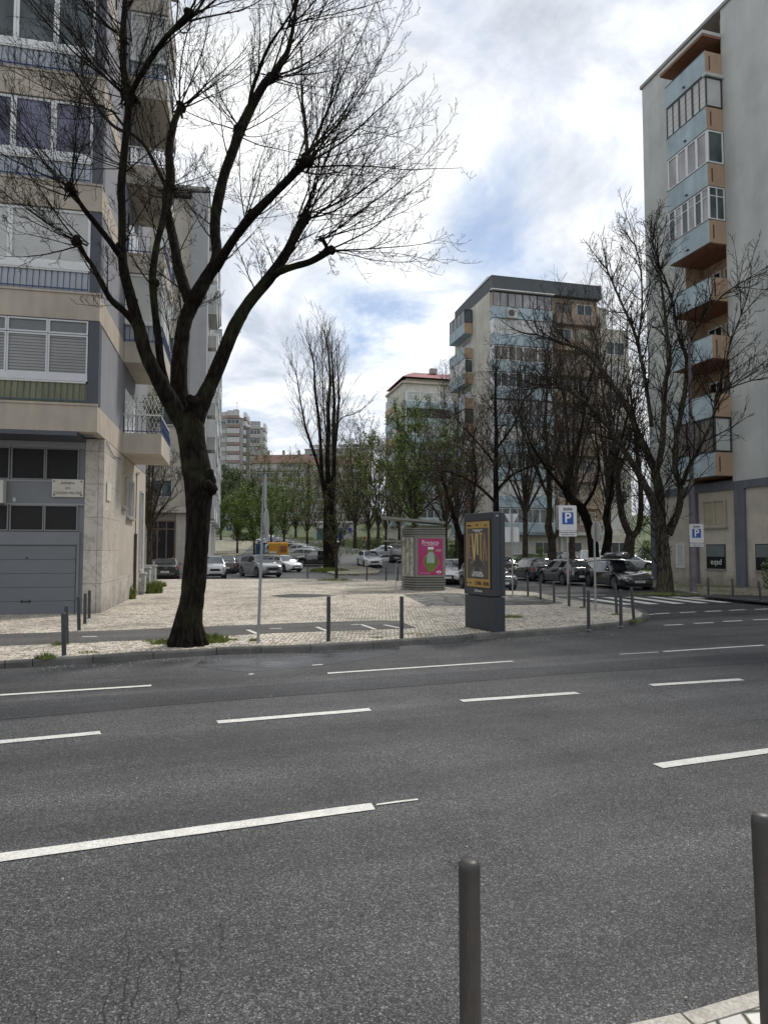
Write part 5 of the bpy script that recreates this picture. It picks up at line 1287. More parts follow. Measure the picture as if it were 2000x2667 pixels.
for i, (px, py, kd, pt) in enumerate([(795, 1455, 'sedan', P_silver), (772, 1449, 'hatch', P_white), (758, 1444, 'wagon', P_silver), (744, 1438, 'hatch', P_grey), (730, 1432, 'hatch', P_silver), (718, 1427, 'sedan', P_dark), (706, 1422, 'wagon', P_grey), (697, 1417, 'hatch', P_white)]):
    car(px, py, -75 + i, kd, pt, ['silver saloon nearest the black off roader in the climbing row', 'white hatchback second in the climbing row', 'silver estate third in the climbing row', 'grey hatchback fourth in the climbing row', 'silver hatchback fifth in the climbing row', 'dark saloon sixth in the climbing row', 'grey estate seventh in the climbing row', 'white hatchback last in the climbing row'][i], '')
car(962, 1476, 166, 'suv', P_white, 'white sport utility car driving towards the camera on the climbing road', 'AA·88·OV', name='moving_car', group=None)
car(1038, 1463, 6, 'suv', P_dark, 'dark car driving away with red tail light lit, left of the kiosk', '', name='moving_car', group=None)
car(995, 1450, -100, 'coupe', P_silver, 'pale coupe seen from the side parked at the bank', '')
for i, (px, py) in enumerate([(1030, 1447), (1052, 1446), (1075, 1446)]): car(px, py, -50, 'hatch', [P_grey, P_black, P_silver][i], ['grey hatchback at the bank right of the pale coupe', 'black hatchback at the bank behind the kiosk canopy', 'silver hatchback at the bank hidden by the kiosk'][i], '')
car(876, 1424, 190, 'van', P_dark, 'dark van far up the road behind the poplar', '')
# ------------------------------------------------------------------ trees
def rdir(rnd):
    while True:
        v = Vector((rnd.uniform(-1, 1), rnd.uniform(-1, 1), rnd.uniform(-1, 1)))
        if .05 < v.length < 1: return v.normalized()
def twig(mb, rnd, p, d, L, r, lvl, cfg, tips):
    """one shoot and everything that grows from it"""
    c = cfg[min(lvl, len(cfg)-1)]
    n = c['n']; pts = [p.copy()]; rads = [r]; d = d.copy(); step = L/n; dirs = [d.copy()]
    for i in range(n):
        d = (d + rdir(rnd)*c['wob'] + Vector((0, 0, c['up']))).normalized()
        p = p + d*step; pts.append(p); rads.append(max(c.get('rmin', .0025), r*(1 - (i+1)/n*c.get('taper', .75)))); dirs.append(d.copy())
    mb.tube(pts, rads, c['sides'])
    if lvl < len(cfg)-1:
        k = c['kids']; k = int(k) + (1 if rnd.random() < k-int(k) else 0); nc = cfg[lvl+1]
        for j in range(k):
            t = c['t0'] + (1-c['t0'])*(j+rnd.random())/k; f = t*n; i = min(n-1, int(f)); q = pts[i].lerp(pts[i+1], f-i)
            ax = dirs[i+1].cross(rdir(rnd)); ax = ax.normalized() if ax.length > .01 else Vector((1, 0, 0))
            nd = Matrix.Rotation(R(rnd.gauss(c['ang'], c['ang']*.22)), 3, ax) @ dirs[i+1]
            twig(mb, rnd, q, nd, L*c['lr']*rnd.uniform(.6, 1.15)*(1.15-.55*t), max(nc.get('rmin', .003), rads[i]*c['rr']), lvl+1, cfg, tips)
    else: tips.append((pts[-1], d)); 
    if lvl >= len(cfg)-2: tips.append((pts[n//2], d)); 
def leaves(tips, rnd, per, size, spread):
    mb = MB()
    for p, d in tips:
        for _ in range(per if isinstance(per, int) else (int(per) + (rnd.random() < per-int(per)))):
            q = p + rdir(rnd)*rnd.uniform(0, spread); a = rdir(rnd); b = a.cross(rdir(rnd)).normalized()
            s = size*rnd.uniform(.6, 1.3); a = a*s; b = b*s*.55
            mb.quad(q-a, q-b, q+a, q+b)
    return mb
def knob(mb, rnd, p, r):
    "swollen pollard scar"
    for _ in range(3):
        c = p + rdir(rnd)*r*.5; rr = r*rnd.uniform(.6, .9); n = 7; k = len(mb.v)
        prof = [(.05, -1), (.75, -.6), (1, 0), (.75, .6), (.05, 1)]
        ring = [(rr*q*rnd.uniform(.85, 1.1), rr*h) for q, h in prof]
        mb.lathe((c.x, c.y, c.z), ring, n)
def smooth_line(P, Wd, k=4):
    "Catmull-Rom through the joints with a little unevenness"
    out, ow = [], []
    for i in range(len(P)-1):
        p0, p1, p2, p3 = P[max(i-1, 0)], P[i], P[i+1], P[min(i+2, len(P)-1)]
        for j in range(k):
            t = j/k; a = p1*2; b = (p2-p0)*t; c = (p0*2-p1*5+p2*4-p3)*t*t; d = (p1*3-p0-p2*3+p3)*t**3
            out.append((a+b+c+d)*.5); ow.append(Wd[i]+(Wd[i+1]-Wd[i])*t)
    out.append(P[-1]); ow.append(Wd[-1]); return out, ow
def limb(mb, rnd, pts, Y0, sides=12, k=4, lump=.05):
    "pts: (px, py, depth shift, width in px)"
    P = [AT(x, y, Y0+dy) for x, y, dy, w in pts]; Wd = [w/2*(Y0+dy)/F for x, y, dy, w in pts]
    q, w = smooth_line(P, Wd, k)
    w = [x*rnd.uniform(1-lump, 1+lump) for x in w]
    mb.tube(q, w, sides); return q, w

# ---- the big tree in front
rnd = random.Random(11)
TREE = thing('bare_tree', 'big bare pollarded tree with dark furrowed trunk standing on the near kerb of the plaza', 'tree', (0, 0, 0))
Y0 = 13.5; tips = []
tr = MB(); br = MB()
mb = tr
base = G(478, 1680, .12)
limb(mb, rnd, [(484, 1690, 0, 101.3), (486, 1668, 0, 82.4), (492, 1640, 0, 69.7), (497, 1590, 0, 61.7), (504, 1530, 0, 60.2), (510, 1460, 0, 60.2), (514, 1400, 0, 60.2), (517, 1330, 0, 63.4), (518, 1270, 0, 72.9), (512, 1225, 0, 72.9), (503, 1170, 0, 69.7), (496, 1120, 0, 71.3), (490, 1080, 0, 65.0)], Y0, 28, 4, .03)
for a in (0, 55, 110, 170, 230, 290, 330):   # root flare
    c, s = math.cos(R(a)), math.sin(R(a)); b = Vector((AT(488, 1660, 13.5).x, 13.5, .12)); mb.tube([b+Vector((c*.02, s*.02, .85)), b+Vector((c*.15, s*.15, .38)), b+Vector((c*.28, s*.28, .10)), b+Vector((c*.40, s*.40, -.06))], [.14, .15, .11, .06], 8)
knob(mb, rnd, AT(545, 1240, Y0), .18); knob(mb, rnd, AT(540, 1268, Y0-.1), .17); knob(mb, rnd, AT(530, 1300, Y0), .16); knob(mb, rnd, AT(500, 1040, Y0-.25), .12)
LM = {}
def LB_(name, pts, sides=12): LM[name] = limb(mb, rnd, pts, Y0, sides)
LB_('R', [(500, 1110, 0, 55.4), (520, 1061, .1, 48.0), (548, 1001, .2, 38.7), (579, 928, .3, 35.6), (603, 868, .4, 37.1), (622, 830, .5, 32.6), (651, 784, .6, 31.0), (700, 725, .7, 31.0), (745, 660, .9, 24.2), (770, 610, 1.0, 25.7), (797, 562, 1.1, 27.3)])
LB_('R2', [(690, 738, .65, 23.2), (725, 708, .5, 20.2), (770, 692, .2, 18.1), (810, 680, 0, 16.6), (858, 652, -.3, 19.7)], 10)
LB_('M', [(488, 1110, 0, 52.3), (468, 1031, .1, 48.0), (466, 960, .1, 43.4), (472, 900, .2, 38.7), (479, 846, .2, 37.1), (492, 810, .3, 37.1), (506, 781, .3, 38.7), (539, 722, .4, 34.1), (560, 690, .4, 31.8)])
LB_('M1', [(556, 695, .4, 28.8), (565, 660, .5, 27.3), (560, 600, .7, 27.3), (564, 543, .8, 28.8), (582, 461, 1.0, 25.7), (596, 420, 1.1, 25.7), (611, 380, 1.2, 25.7), (626, 336, 1.3, 27.3), (658, 271, 1.5, 24.2), (690, 215, 1.6, 21.2), (712, 198, 1.7, 24.2), (735, 155, 1.8, 15.1), (750, 130, 1.9, 13.6), (765, 60, 2.1, 9.9), (774, -20, 2.3, 7.6), (785, -140, 2.6, 4.6)])
LB_('M1b', [(650, 285, 1.45, 15.1), (655, 240, 1.3, 10.6), (672, 190, 1.1, 9.9), (700, 120, .9, 7.6), (760, 30, .6, 5.3), (800, -60, .4, 3.8)], 8)
LB_('M2', [(560, 700, .4, 27.3), (604, 629, 0, 22.7), (640, 580, -.3, 25.7), (655, 562, -.4, 25.7), (712, 505, -.7, 21.2), (767, 450, -1.0, 21.2), (800, 416, -1.2, 25.7)])
LB_('L2', [(500, 800, .3, 31.0), (479, 743, .5, 29.4), (463, 690, .6, 27.3), (457, 651, .7, 25.7), (444, 590, .9, 24.2), (434, 542, 1.0, 24.2), (439, 492, 1.1, 28.8), (445, 452, 1.2, 22.7), (441, 390, 1.4, 21.2), (452, 325, 1.6, 18.9), (463, 295, 1.7, 15.1), (472, 272, 1.8, 19.7)])
LB_('L3', [(436, 1010, -.2, 18.6), (420, 950, -.3, 20.2), (412, 880, -.3, 20.2), (404, 813, -.3, 18.6), (398, 745, -.3, 20.2), (399, 700, -.2, 18.1), (409, 633, .1, 16.6), (425, 570, .5, 16.6), (436, 500, 1.0, 16.6)], 10)
LB_('L1', [(480, 1110, -.1, 47.5), (452, 1060, -.2, 46.5), (416, 994, -.4, 41.8), (380, 921, -.5, 37.1), (364, 860, -.6, 34.1), (354, 824, -.6, 31.0), (336, 758, -.7, 27.9), (322, 700, -.8, 25.7), (318, 640, -.8, 21.2), (318, 560, -.8, 20.4), (316, 490, -.8, 20.4), (320, 434, -.8, 19.7), (329, 343, -.8, 18.9), (337, 255, -.8, 22.7), (322, 181, -.8, 18.1), (321, 90, -.8, 15.1), (326, 0, -.8, 13.6), (330, -90, -.9, 10.6)])
LB_('L1b', [(334, 262, -.8, 16.6), (355, 215, -1.0, 14.3), (391, 155, -1.2, 14.3), (425, 105, -1.4, 12.8), (445, 83, -1.5, 12.8), (492, 38, -1.7, 19.7)], 8)
LB_('L1c', [(445, 83, -1.5, 10.6), (480, 60, -1.2, 7.6), (524, 10, -1.0, 6.8), (560, -60, -.8, 5.3)], 7)
LB_('L4', [(356, 850, -.5, 18.6), (325, 812, -.8, 17.1), (289, 780, -1.0, 16.3), (262, 732, -1.2, 14.7), (240, 690, -1.3, 12.1), (224, 668, -1.4, 11.4), (199, 626, -1.6, 16.6)], 8)
LB_('L5', [(322, 680, -.8, 19.7), (295, 640, -1.1, 16.6), (253, 586, -1.5, 15.1), (220, 545, -1.8, 13.6), (200, 515, -1.9, 12.1), (181, 486, -2.0, 19.7)], 8)
LB_('L6', [(330, 345, -.8, 10.6), (300, 330, -.4, 9.1), (270, 300, 0, 7.6), (235, 250, .4, 6.1), (180, 160, .8, 4.6)], 7)
LB_('L7', [(440, 500, 1.1, 12.1), (400, 420, 1.4, 10.6), (372, 372, 1.6, 9.9), (330, 335, 1.9, 8.4), (290, 285, 2.1, 6.1)], 7)
LB_('R2s', [(855, 655, -.3, 11.4), (848, 636, -.4, 10.6), (838, 620, -.5, 11.4)], 7)
knobs = [(797, 560, 1.1, .12), (860, 650, -.3, .10), (800, 416, -1.2, .13), (655, 562, -.4, .11), (712, 198, 1.7, .12), (626, 336, 1.3, .14), (645, 300, 1.4, .10), (472, 275, 1.8, .12), (439, 490, 1.1, .14), (337, 255, -.8, .14), (492, 38, -1.7, .11), (199, 626, -1.6, .09), (181, 486, -2.0, .10), (399, 735, -.3, .10), (350, 790, -.6, .10), (506, 781, .3, .12), (603, 868, .4, .12), (838, 620, -.5, .06), (322, 100, -.8, .10), (315, 640, -.8, .09)]
for x, y, dy, r in knobs: knob(mb, rnd, AT(x, y, Y0+dy), r)
tr.build('trunk', bark_h, TREE, smooth=True)
CF = [dict(n=11, wob=.10, up=.045, sides=5, kids=10, t0=.18, ang=40, lr=.33, rr=.5, taper=.8, rmin=.004),
      dict(n=6, wob=.20, up=.11, sides=4, kids=4.6, t0=.2, ang=46, lr=.42, rr=.66, taper=.6, rmin=.0035),
      dict(n=4, wob=.28, up=.17, sides=3, kids=1.6, t0=.35, ang=42, lr=.45, rr=.8, taper=.4, rmin=.003),
      dict(n=2, wob=.30, up=.20, sides=3, kids=0, t0=.3, ang=40, lr=.4, rr=.8, taper=.3, rmin=.0028)]
def fan(mb, x, y, dy, dpx, dpy, n, Lm, r, ang, cfg=CF, dz=0.0, up=.0):
    p = AT(x, y, Y0+dy); q = AT(x+dpx, y+dpy, Y0+dy); d0 = (q-p).normalized(); P0 = p
    for i in range(max(1, round(n*.8))):
        d = d0 + rdir(rnd)*math.sin(R(ang))*rnd.uniform(.4, 1.15) + Vector((0, rnd.uniform(-.45, .45), up))
        p = P0 + rdir(rnd)*rnd.uniform(0, .13) - d0*rnd.uniform(0, .25)
        twig(mb, rnd, p, d.normalized(), Lm*rnd.uniform(.6, 1.1), r*rnd.uniform(.55, 1.1), 0, cfg, tips)
mb = br
fan(mb, 797, 560, 1.1, 60, -35, 12, 3.43, 0.0214, 48); fan(mb, 797, 560, 1.1, 15, -80, 6, 3.89, 0.0245, 28); fan(mb, 797, 560, 1.1, 90, 0, 5, 2.75, 0.0168, 28)
fan(mb, 862, 650, -.3, 80, -5, 6, 2.63, 0.0184, 30); fan(mb, 838, 620, -.5, 80, -25, 7, 2.97, 0.0168, 38); fan(mb, 862, 650, -.3, 40, 60, 2, 0.91, 0.0092, 40)
fan(mb, 800, 416, -1.2, 70, -45, 13, 3.43, 0.0229, 45); fan(mb, 800, 416, -1.2, 5, -90, 6, 3.89, 0.0260, 26); fan(mb, 800, 416, -1.2, 80, 10, 3, 2.75, 0.0168, 25)
fan(mb, 712, 198, 1.7, 60, -60, 10, 3.66, 0.0229, 45); fan(mb, 760, 60, 2.1, 70, -40, 8, 3.20, 0.0184, 40); fan(mb, 712, 198, 1.7, 80, 0, 5, 3.20, 0.0184, 28)
fan(mb, 626, 336, 1.3, 70, -30, 7, 2.75, 0.0153, 45); fan(mb, 626, 336, 1.3, -50, -60, 7, 2.75, 0.0168, 38); fan(mb, 564, 543, .8, -70, -20, 3, 1.51, 0.0107, 50); fan(mb, 655, 562, -.4, 40, -60, 7, 2.40, 0.0138, 50); fan(mb, 655, 562, -.4, -50, 0, 2, 1.01, 0.0076, 50)
fan(mb, 472, 275, 1.8, 50, -70, 9, 3.66, 0.0245, 34); fan(mb, 472, 275, 1.8, 0, -90, 5, 3.43, 0.0229, 22); fan(mb, 439, 490, 1.1, 70, -30, 7, 2.17, 0.0138, 50); fan(mb, 439, 490, 1.1, -50, -50, 7, 2.17, 0.0138, 50)
fan(mb, 492, 38, -1.7, 50, -60, 8, 2.75, 0.0199, 45); fan(mb, 337, 255, -.8, -60, -50, 12, 3.43, 0.0199, 45); fan(mb, 337, 255, -.8, 40, -50, 7, 2.75, 0.0153, 40)
fan(mb, 199, 626, -1.6, -70, -30, 12, 2.40, 0.0138, 42); fan(mb, 181, 486, -2.0, -60, -50, 14, 2.75, 0.0153, 42); fan(mb, 181, 486, -2.0, 20, -80, 6, 2.52, 0.0138, 32)
fan(mb, 235, 250, .4, -60, -40, 9, 2.52, 0.0122, 45); fan(mb, 290, 285, 2.1, -70, -30, 9, 2.75, 0.0138, 40); fan(mb, 318, 430, -.8, -80, -30, 7, 3.20, 0.0153, 30); fan(mb, 322, 100, -.8, -60, -50, 9, 3.20, 0.0168, 45); fan(mb, 326, 0, -.8, 30, -60, 7, 2.75, 0.0168, 45)
fan(mb, 399, 735, -.3, -50, -40, 2, 1.21, 0.0084, 50); fan(mb, 350, 790, -.6, -60, -30, 2, 1.11, 0.0076, 50); fan(mb, 534, 790, .3, 50, -30, 2, 0.81, 0.0076, 40); fan(mb, 700, 725, .7, -30, -50, 3, 0.91, 0.0076, 50); fan(mb, 735, 690, .6, 40, -40, 5, 1.01, 0.0076, 50)
fan(mb, 604, 868, .4, 30, -20, 1, 0.40, 0.0046, 40); fan(mb, 700, -40, 2.0, 30, -50, 6, 2.75, 0.0153, 50); fan(mb, 440, 880, .1, -10, -80, 6, 1.94, 0.0092, 24)
for nm, (q_, w_) in LM.items():
    if nm == 'R2s': continue
    for i in range(2, len(q_)-1):
        if q_[i].z < 6.2: continue
        sl_ = (q_[i+1]-q_[i]).length
        k_ = sl_*1.5; k_ = int(k_) + (rnd.random() < k_-int(k_))
        for _ in range(k_):
            d_ = ((q_[i+1]-q_[i]).normalized()*.9 + rdir(rnd)*.9 + Vector((0, 0, .25))).normalized()
            twig(br, rnd, q_[i].lerp(q_[i+1], rnd.random()), d_, rnd.uniform(.9, 2.3), min(.016, w_[i]*.5), 0, CF, tips)
br.build('branches', bark_t, TREE)
print('hero', len(tr.f), len(br.f), len(tips))

# ---- smaller and farther trees: limbs set by hand, twigs grown
def big_tree(name, label, Y, limbs, seed, mat, tmat, cfg, per_m, Lt, rt, leaf=None, group=None, t_start=.35, upb=.5, bases=None):
    rnd = random.Random(seed); t = thing(name, label, 'tree', (0, 0, 0), 0, group); mb = MB(); tb = MB(); tips = []
    for L_ in limbs:
        q, w = limb(mb, rnd, L_, Y, 9, 3)
        tot = sum((q[i+1]-q[i]).length for i in range(len(q)-1)); n = int(tot*per_m)
        sk = len(q)
        for j in range(n):
            f = t_start + (1-t_start)*(j+rnd.random())/n if L_ is limbs[0] else .12 + .88*(j+rnd.random())/n
            f = min(.999, f); i = int(f*(sk-1)); p = q[i].lerp(q[i+1], f*(sk-1)-i); dd = (q[i+1]-q[i]).normalized()
            d = (dd*.75 + rdir(rnd)*.75 + Vector((0, 0, upb*.4))).normalized()
            twig(tb, rnd, p, d, Lt*rnd.uniform(.5, 1.1)*(1.25-.5*f), min(rt, w[i]*.6), 0, cfg, tips)
        for j in range(3): twig(tb, rnd, q[-1], ((q[-1]-q[-2]).normalized()+rdir(rnd)*.4).normalized(), Lt*rnd.uniform(.7, 1.1), min(rt, w[-1]), 0, cfg, tips)
    mb.build('trunk', mat, t, smooth=True); tb.build('branches', tmat, t)
    if leaf: leaves(tips, rnd, leaf[1], leaf[2], leaf[3]).build('crown', leaf[0], t)
    print(name, len(tb.f), len(tips)); return t
C2 = [dict(n=6, wob=.16, up=.06, sides=4, kids=6, t0=.15, ang=40, lr=.48, rr=.55, taper=.7, rmin=.010),
      dict(n=4, wob=.2, up=.08, sides=3, kids=4, t0=.2, ang=40, lr=.5, rr=.65, taper=.6, rmin=.008),
      dict(n=3, wob=.25, up=.10, sides=3, kids=0, t0=.3, ang=40, lr=.4, rr=.8, taper=.4, rmin=.007)]
CUP = [dict(n=7, wob=.09, up=.15, sides=3, kids=6, t0=.1, ang=30, lr=.42, rr=.5, taper=.8, rmin=.009),
       dict(n=4, wob=.14, up=.14, sides=3, kids=3, t0=.2, ang=32, lr=.5, rr=.7, taper=.5, rmin=.008),
       dict(n=2, wob=.2, up=.15, sides=3, kids=0, t0=.3, ang=40, lr=.4, rr=.8, taper=.4, rmin=.007)]
big_tree('bare_tree', 'bare tree with spreading dark limbs in front of the right building', 29.3, [
 [(1730, 1552, 0, 55.4), (1731, 1530, 0, 42.0), (1729, 1470, 0, 35.3), (1724, 1410, 0, 31.9), (1720, 1380, 0, 33.6)],
 [(1722, 1385, 0, 28.6), (1702, 1310, -.3, 21.8), (1672, 1250, -.8, 18.5), (1636, 1190, -1.4, 15.1), (1577, 1102, -2.4, 11.8), (1504, 1030, -3.4, 7.6), (1440, 1000, -4, 5.0)],
 [(1722, 1380, 0, 25.2), (1718, 1296, .4, 23.5), (1708, 1236, .6, 21.8), (1690, 1190, .6, 18.5), (1664, 1135, .8, 16.8), (1631, 1059, 1.2, 14.3), (1591, 997, 1.6, 11.8), (1530, 921, 2.2, 9.2), (1457, 890, 2.8, 6.7), (1400, 872, 3.2, 4.2)],
 [(1706, 1240, .6, 16.8), (1724, 1160, 0, 16.0), (1729, 1062, -.4, 13.4), (1733, 994, -.6, 12.6), (1744, 932, -.8, 11.8), (1735, 856, -1, 9.2), (1728, 780, -1.2, 6.7), (1715, 700, -1.4, 4.2)],
 [(1697, 1110, .2, 10.9), (1682, 1003, .8, 9.2), (1665, 915, 1.2, 8.4), (1650, 860, 1.5, 7.6), (1613, 777, 2.0, 5.9), (1580, 700, 2.4, 4.2)],
 [(1740, 1392, 0, 21.8), (1766, 1333, -.3, 16.8), (1772, 1272, -.5, 16.0), (1757, 1215, -.4, 14.3), (1765, 1120, .1, 12.6), (1782, 1032, .5, 11.8), (1788, 935, .9, 10.1), (1768, 880, 1.1, 8.4), (1750, 782, 1.3, 6.7), (1725, 710, 1.5, 4.2), (1700, 640, 1.7, 3.4)],
 [(1776, 1262, -.5, 13.4), (1794, 1215, -1, 10.9), (1818, 1173, -1.3, 9.2), (1856, 1091, -1.8, 7.6), (1865, 1035, -2.1, 6.7), (1880, 985, -2.4, 5.9), (1900, 900, -2.8, 4.2), (1930, 820, -3, 3.4)],
 [(1865, 1035, -2.1, 5.9), (1900, 1010, -2.4, 4.2), (1960, 990, -3, 2.5)],
 [(1793, 900, .9, 6.7), (1830, 830, .2, 5.0), (1880, 770, -.4, 4.2), (1940, 730, -.9, 2.5)],
 [(1660, 900, 1.2, 5.9), (1672, 800, .6, 5.0), (1668, 700, 0, 3.4), (1655, 640, 0, 2.5)]],
 5, bark_b, bark_t, C2, 3.6, 2.3, .03)
big_tree('bare_tree', 'tall bare poplar with several near vertical stems on the paved island', 61, [
 [(861.5, 1496, 0, 53.9), (859.8, 1470, 0, 35.9), (858.0, 1400, 0, 34.4), (858.0, 1330, 0, 31.4), (856.2, 1290, 0, 25.5)],
 [(851.0, 1300, 0, 16.5), (837.8, 1240, 0, 11.6), (835.1, 1161, .5, 9.3), (829.0, 1083, .8, 8.1), (820.2, 1015, 1, 6.4), (817.5, 946, 1, 4.7), (807.0, 903, 1, 2.9)],
 [(842.2, 1260, 0, 8.1), (820.2, 1187, -.5, 7.0), (802.6, 1135, -1, 6.4), (794.6, 1109, -1.2, 5.8), (780.6, 1032, -1.5, 3.5), (771.8, 972, -1.5, 2.3)],
 [(858.0, 1300, 0, 19.4), (852.7, 1204, 0, 12.8), (855.4, 1118, 0, 11.6), (854.5, 1058, 0, 9.9), (859.8, 997, 0, 7.6), (856.2, 929, 0, 4.7), (849.2, 877, 0, 2.9)],
 [(865.0, 1300, 0, 16.5), (870.3, 1204, -1, 11.0), (868.6, 1118, -1, 9.9), (870.3, 1049, -1, 8.1), (866.8, 972, -1, 5.2), (863.3, 911, -1, 2.9)],
 [(866.8, 1240, 0, 8.1), (875.6, 1135, .8, 7.6), (880.9, 1066, .8, 7.0), (882.6, 1032, .8, 5.2), (880.9, 972, .8, 2.9)],
 [(875.6, 1109, .8, 3.5), (890.6, 1088, .8, 2.9), (903.8, 1083, .8, 1.8)],
 [(856.2, 1187, 0, 4.7), (842.2, 1058, .5, 3.5), (840.4, 980, .5, 2.3), (837.8, 929, .5, 1.8)]],
 6, bark_h, bark_p, CUP, 2.4, 3.6, .028, group='trees beyond the plaza')
C3 = [dict(n=6, wob=.16, up=.05, sides=4, kids=7, t0=.12, ang=44, lr=.5, rr=.5, taper=.75, rmin=.011),
      dict(n=4, wob=.22, up=.06, sides=3, kids=5, t0=.15, ang=44, lr=.5, rr=.65, taper=.6, rmin=.009),
      dict(n=3, wob=.28, up=.06, sides=3, kids=0, t0=.3, ang=40, lr=.4, rr=.8, taper=.4, rmin=.008)]
big_tree('bare_tree', 'bare tree with two crooked dark stems behind the round sign', 40, [
 [(1547, 1452, 0, 30), (1542, 1400, 0, 26), (1530, 1360, -.3, 24), (1515, 1325, -.6, 26), (1490, 1302, -.8, 24), (1474, 1275, -.8, 20), (1482, 1235, -.6, 16), (1500, 1170, -.4, 11), (1520, 1080, 0, 7), (1510, 1000, .3, 4)],
 [(1577, 1448, .5, 26), (1585, 1385, .5, 20), (1577, 1345, .5, 16), (1592, 1290, .5, 13), (1595, 1230, .7, 11), (1620, 1140, 1, 8), (1640, 1060, 1.2, 5)],
 [(1480, 1290, -.8, 12), (1440, 1240, -1.2, 9), (1410, 1200, -1.6, 7), (1380, 1150, -2, 5)],
 [(1515, 1325, -.6, 10), (1545, 1280, -1, 8), (1560, 1210, -1.4, 6), (1550, 1130, -1.6, 4)]], 7, bark_h, bark_r, C3, 2.2, 2.6, .035, group='trees beyond the plaza')
big_tree('bare_tree', 'pale barked Y shaped tree by the end wall of the tall block', 46, [
 [(1634, 1450, 0, 34), (1640, 1410, 0, 26), (1644, 1392, 0, 26)], [(1642, 1395, 0, 20), (1622, 1350, -.2, 17), (1611, 1285, -.3, 15), (1606, 1200, -.5, 12), (1590, 1110, -.6, 9), (1570, 1020, -.8, 6), (1560, 930, -.8, 4)],
 [(1646, 1395, 0, 18), (1664, 1372, .2, 15), (1669, 1295, .3, 14), (1662, 1200, .5, 11), (1650, 1100, .6, 8), (1640, 1000, .7, 5)], [(1608, 1230, -.4, 8), (1640, 1150, -.6, 6), (1655, 1060, -.8, 4)]], 8, bark_b, bark_r, C3, 1.8, 2.6, .035, group='trees beyond the plaza')
big_tree('bare_tree', 'bare tree with short pollarded trunk left of the parking sign', 44, [
 [(1438, 1466, 0, 26), (1437, 1407, 0, 20), (1428, 1372, 0, 20), (1431, 1340, 0, 15), (1430, 1260, 0, 13), (1425, 1180, 0, 11), (1420, 1090, 0, 8), (1425, 1000, 0, 5), (1420, 920, 0, 3)],
 [(1437, 1405, 0, 12), (1455, 1385, .2, 10), (1470, 1350, .3, 8), (1480, 1280, .4, 5)], [(1430, 1300, 0, 8), (1400, 1230, -.5, 7), (1370, 1150, -.8, 5), (1350, 1060, -1, 3)], [(1428, 1240, 0, 8), (1455, 1160, .5, 6), (1470, 1060, .8, 4), (1480, 980, .8, 3)]], 9, bark_b, bark_r, C3, 2.4, 2.8, .035, group='trees beyond the plaza')
big_tree('bare_tree', 'dark reddish bare tree with layered boughs behind the kiosk and totem', 42, [
 [(1289, 1475, 0, 24), (1290, 1400, 0, 18), (1292, 1300, 0, 15), (1291, 1220, 0, 13), (1293, 1130, 0, 10), (1290, 1040, 0, 7), (1292, 970, 0, 4)],
 [(1291, 1310, 0, 8), (1250, 1270, -.5, 7), (1200, 1240, -1, 5), (1150, 1225, -1.4, 3)], [(1292, 1280, 0, 8), (1330, 1240, .6, 6), (1380, 1215, 1, 4)], [(1291, 1210, 0, 7), (1250, 1160, .8, 5), (1205, 1110, 1.2, 3)], [(1292, 1170, 0, 7), (1335, 1110, -.8, 5), (1365, 1040, -1.2, 3)]], 10, bark_h, bark_r, C3, 2.6, 2.6, .03, group='trees beyond the plaza')
big_tree('bare_tree', 'dark stooped bare tree directly left of the totem', 38, [
 [(1205, 1485, 0, 24), (1203, 1420, 0, 19), (1192, 1380, -.3, 15), (1180, 1340, -.6, 11), (1165, 1290, -.9, 8), (1150, 1240, -1, 5)],
 [(1202, 1410, 0, 12), (1225, 1360, .4, 9), (1232, 1300, .6, 7), (1240, 1230, .8, 5), (1230, 1160, 1, 3)]], 12, bark_h, bark_r, C3, 3.0, 2.4, .03, leaf=(M('red buds', (.07, .03, .025), .8), 1, .045, .15), group='trees beyond the plaza')
CG = [dict(n=5, wob=.16, up=.07, sides=4, kids=5, t0=.15, ang=40, lr=.5, rr=.5, taper=.75, rmin=.012),
      dict(n=3, wob=.22, up=.08, sides=3, kids=4, t0=.15, ang=42, lr=.5, rr=.65, taper=.6, rmin=.010),
      dict(n=2, wob=.28, up=.08, sides=3, kids=0, t0=.3, ang=40, lr=.4, rr=.8, taper=.4, rmin=.009)]
def round_tree(name, label, px, py, top, spread, Y, seed, leaf, mat=bark_b, tmat=bark_r, cfg=CG, per=2.0, stems=6, group='trees beyond the plaza', trunk=.3, tw=None):
    rnd = random.Random(seed); H = py - top; w0 = (tw or max(7, H*.045))*.72; ft = py - H*trunk
    limbs = [[(px, py+4, 0, w0*1.3), (px, (py+ft)/2, 0, w0), (px, ft, 0, w0*.9)]]
    for i in range(stems):
        a = -1 + 2*(i+.5)/stems; a += rnd.uniform(-.12, .12); dz = rnd.uniform(-1, 1)*spread/2*Y/F*.8
        ex = px + a*spread/2; ey = top + abs(a)**1.6*H*.38 + rnd.uniform(0, H*.06)
        limbs.append([(px, ft+H*.02, 0, w0*.5), (px+(ex-px)*.35, ft-(ft-ey)*.35, dz*.35, w0*.4), (px+(ex-px)*.75, ft-(ft-ey)*.68, dz*.7, w0*.25), (ex, ey, dz, w0*.1)])
    return big_tree(name, label, Y, limbs, seed, mat, tmat, cfg, per, H*Y/F*.24, w0*.16*Y/F/2+.004, leaf=leaf, group=group)
round_tree('leafing_tree', 'tree with fresh green leaves and fan of straight boughs behind the kiosk', 1078, 1470, 1110, 240, 46, 21, (leaf_g, 2.4, .06, .25), per=2.2, stems=9, trunk=.33)
round_tree('leafing_tree', 'broad twiggy tree with olive buds left of the kiosk', 960, 1436, 1170, 150, 72, 22, (leaf_o, 1, .08, .3), per=1.3, trunk=.22)
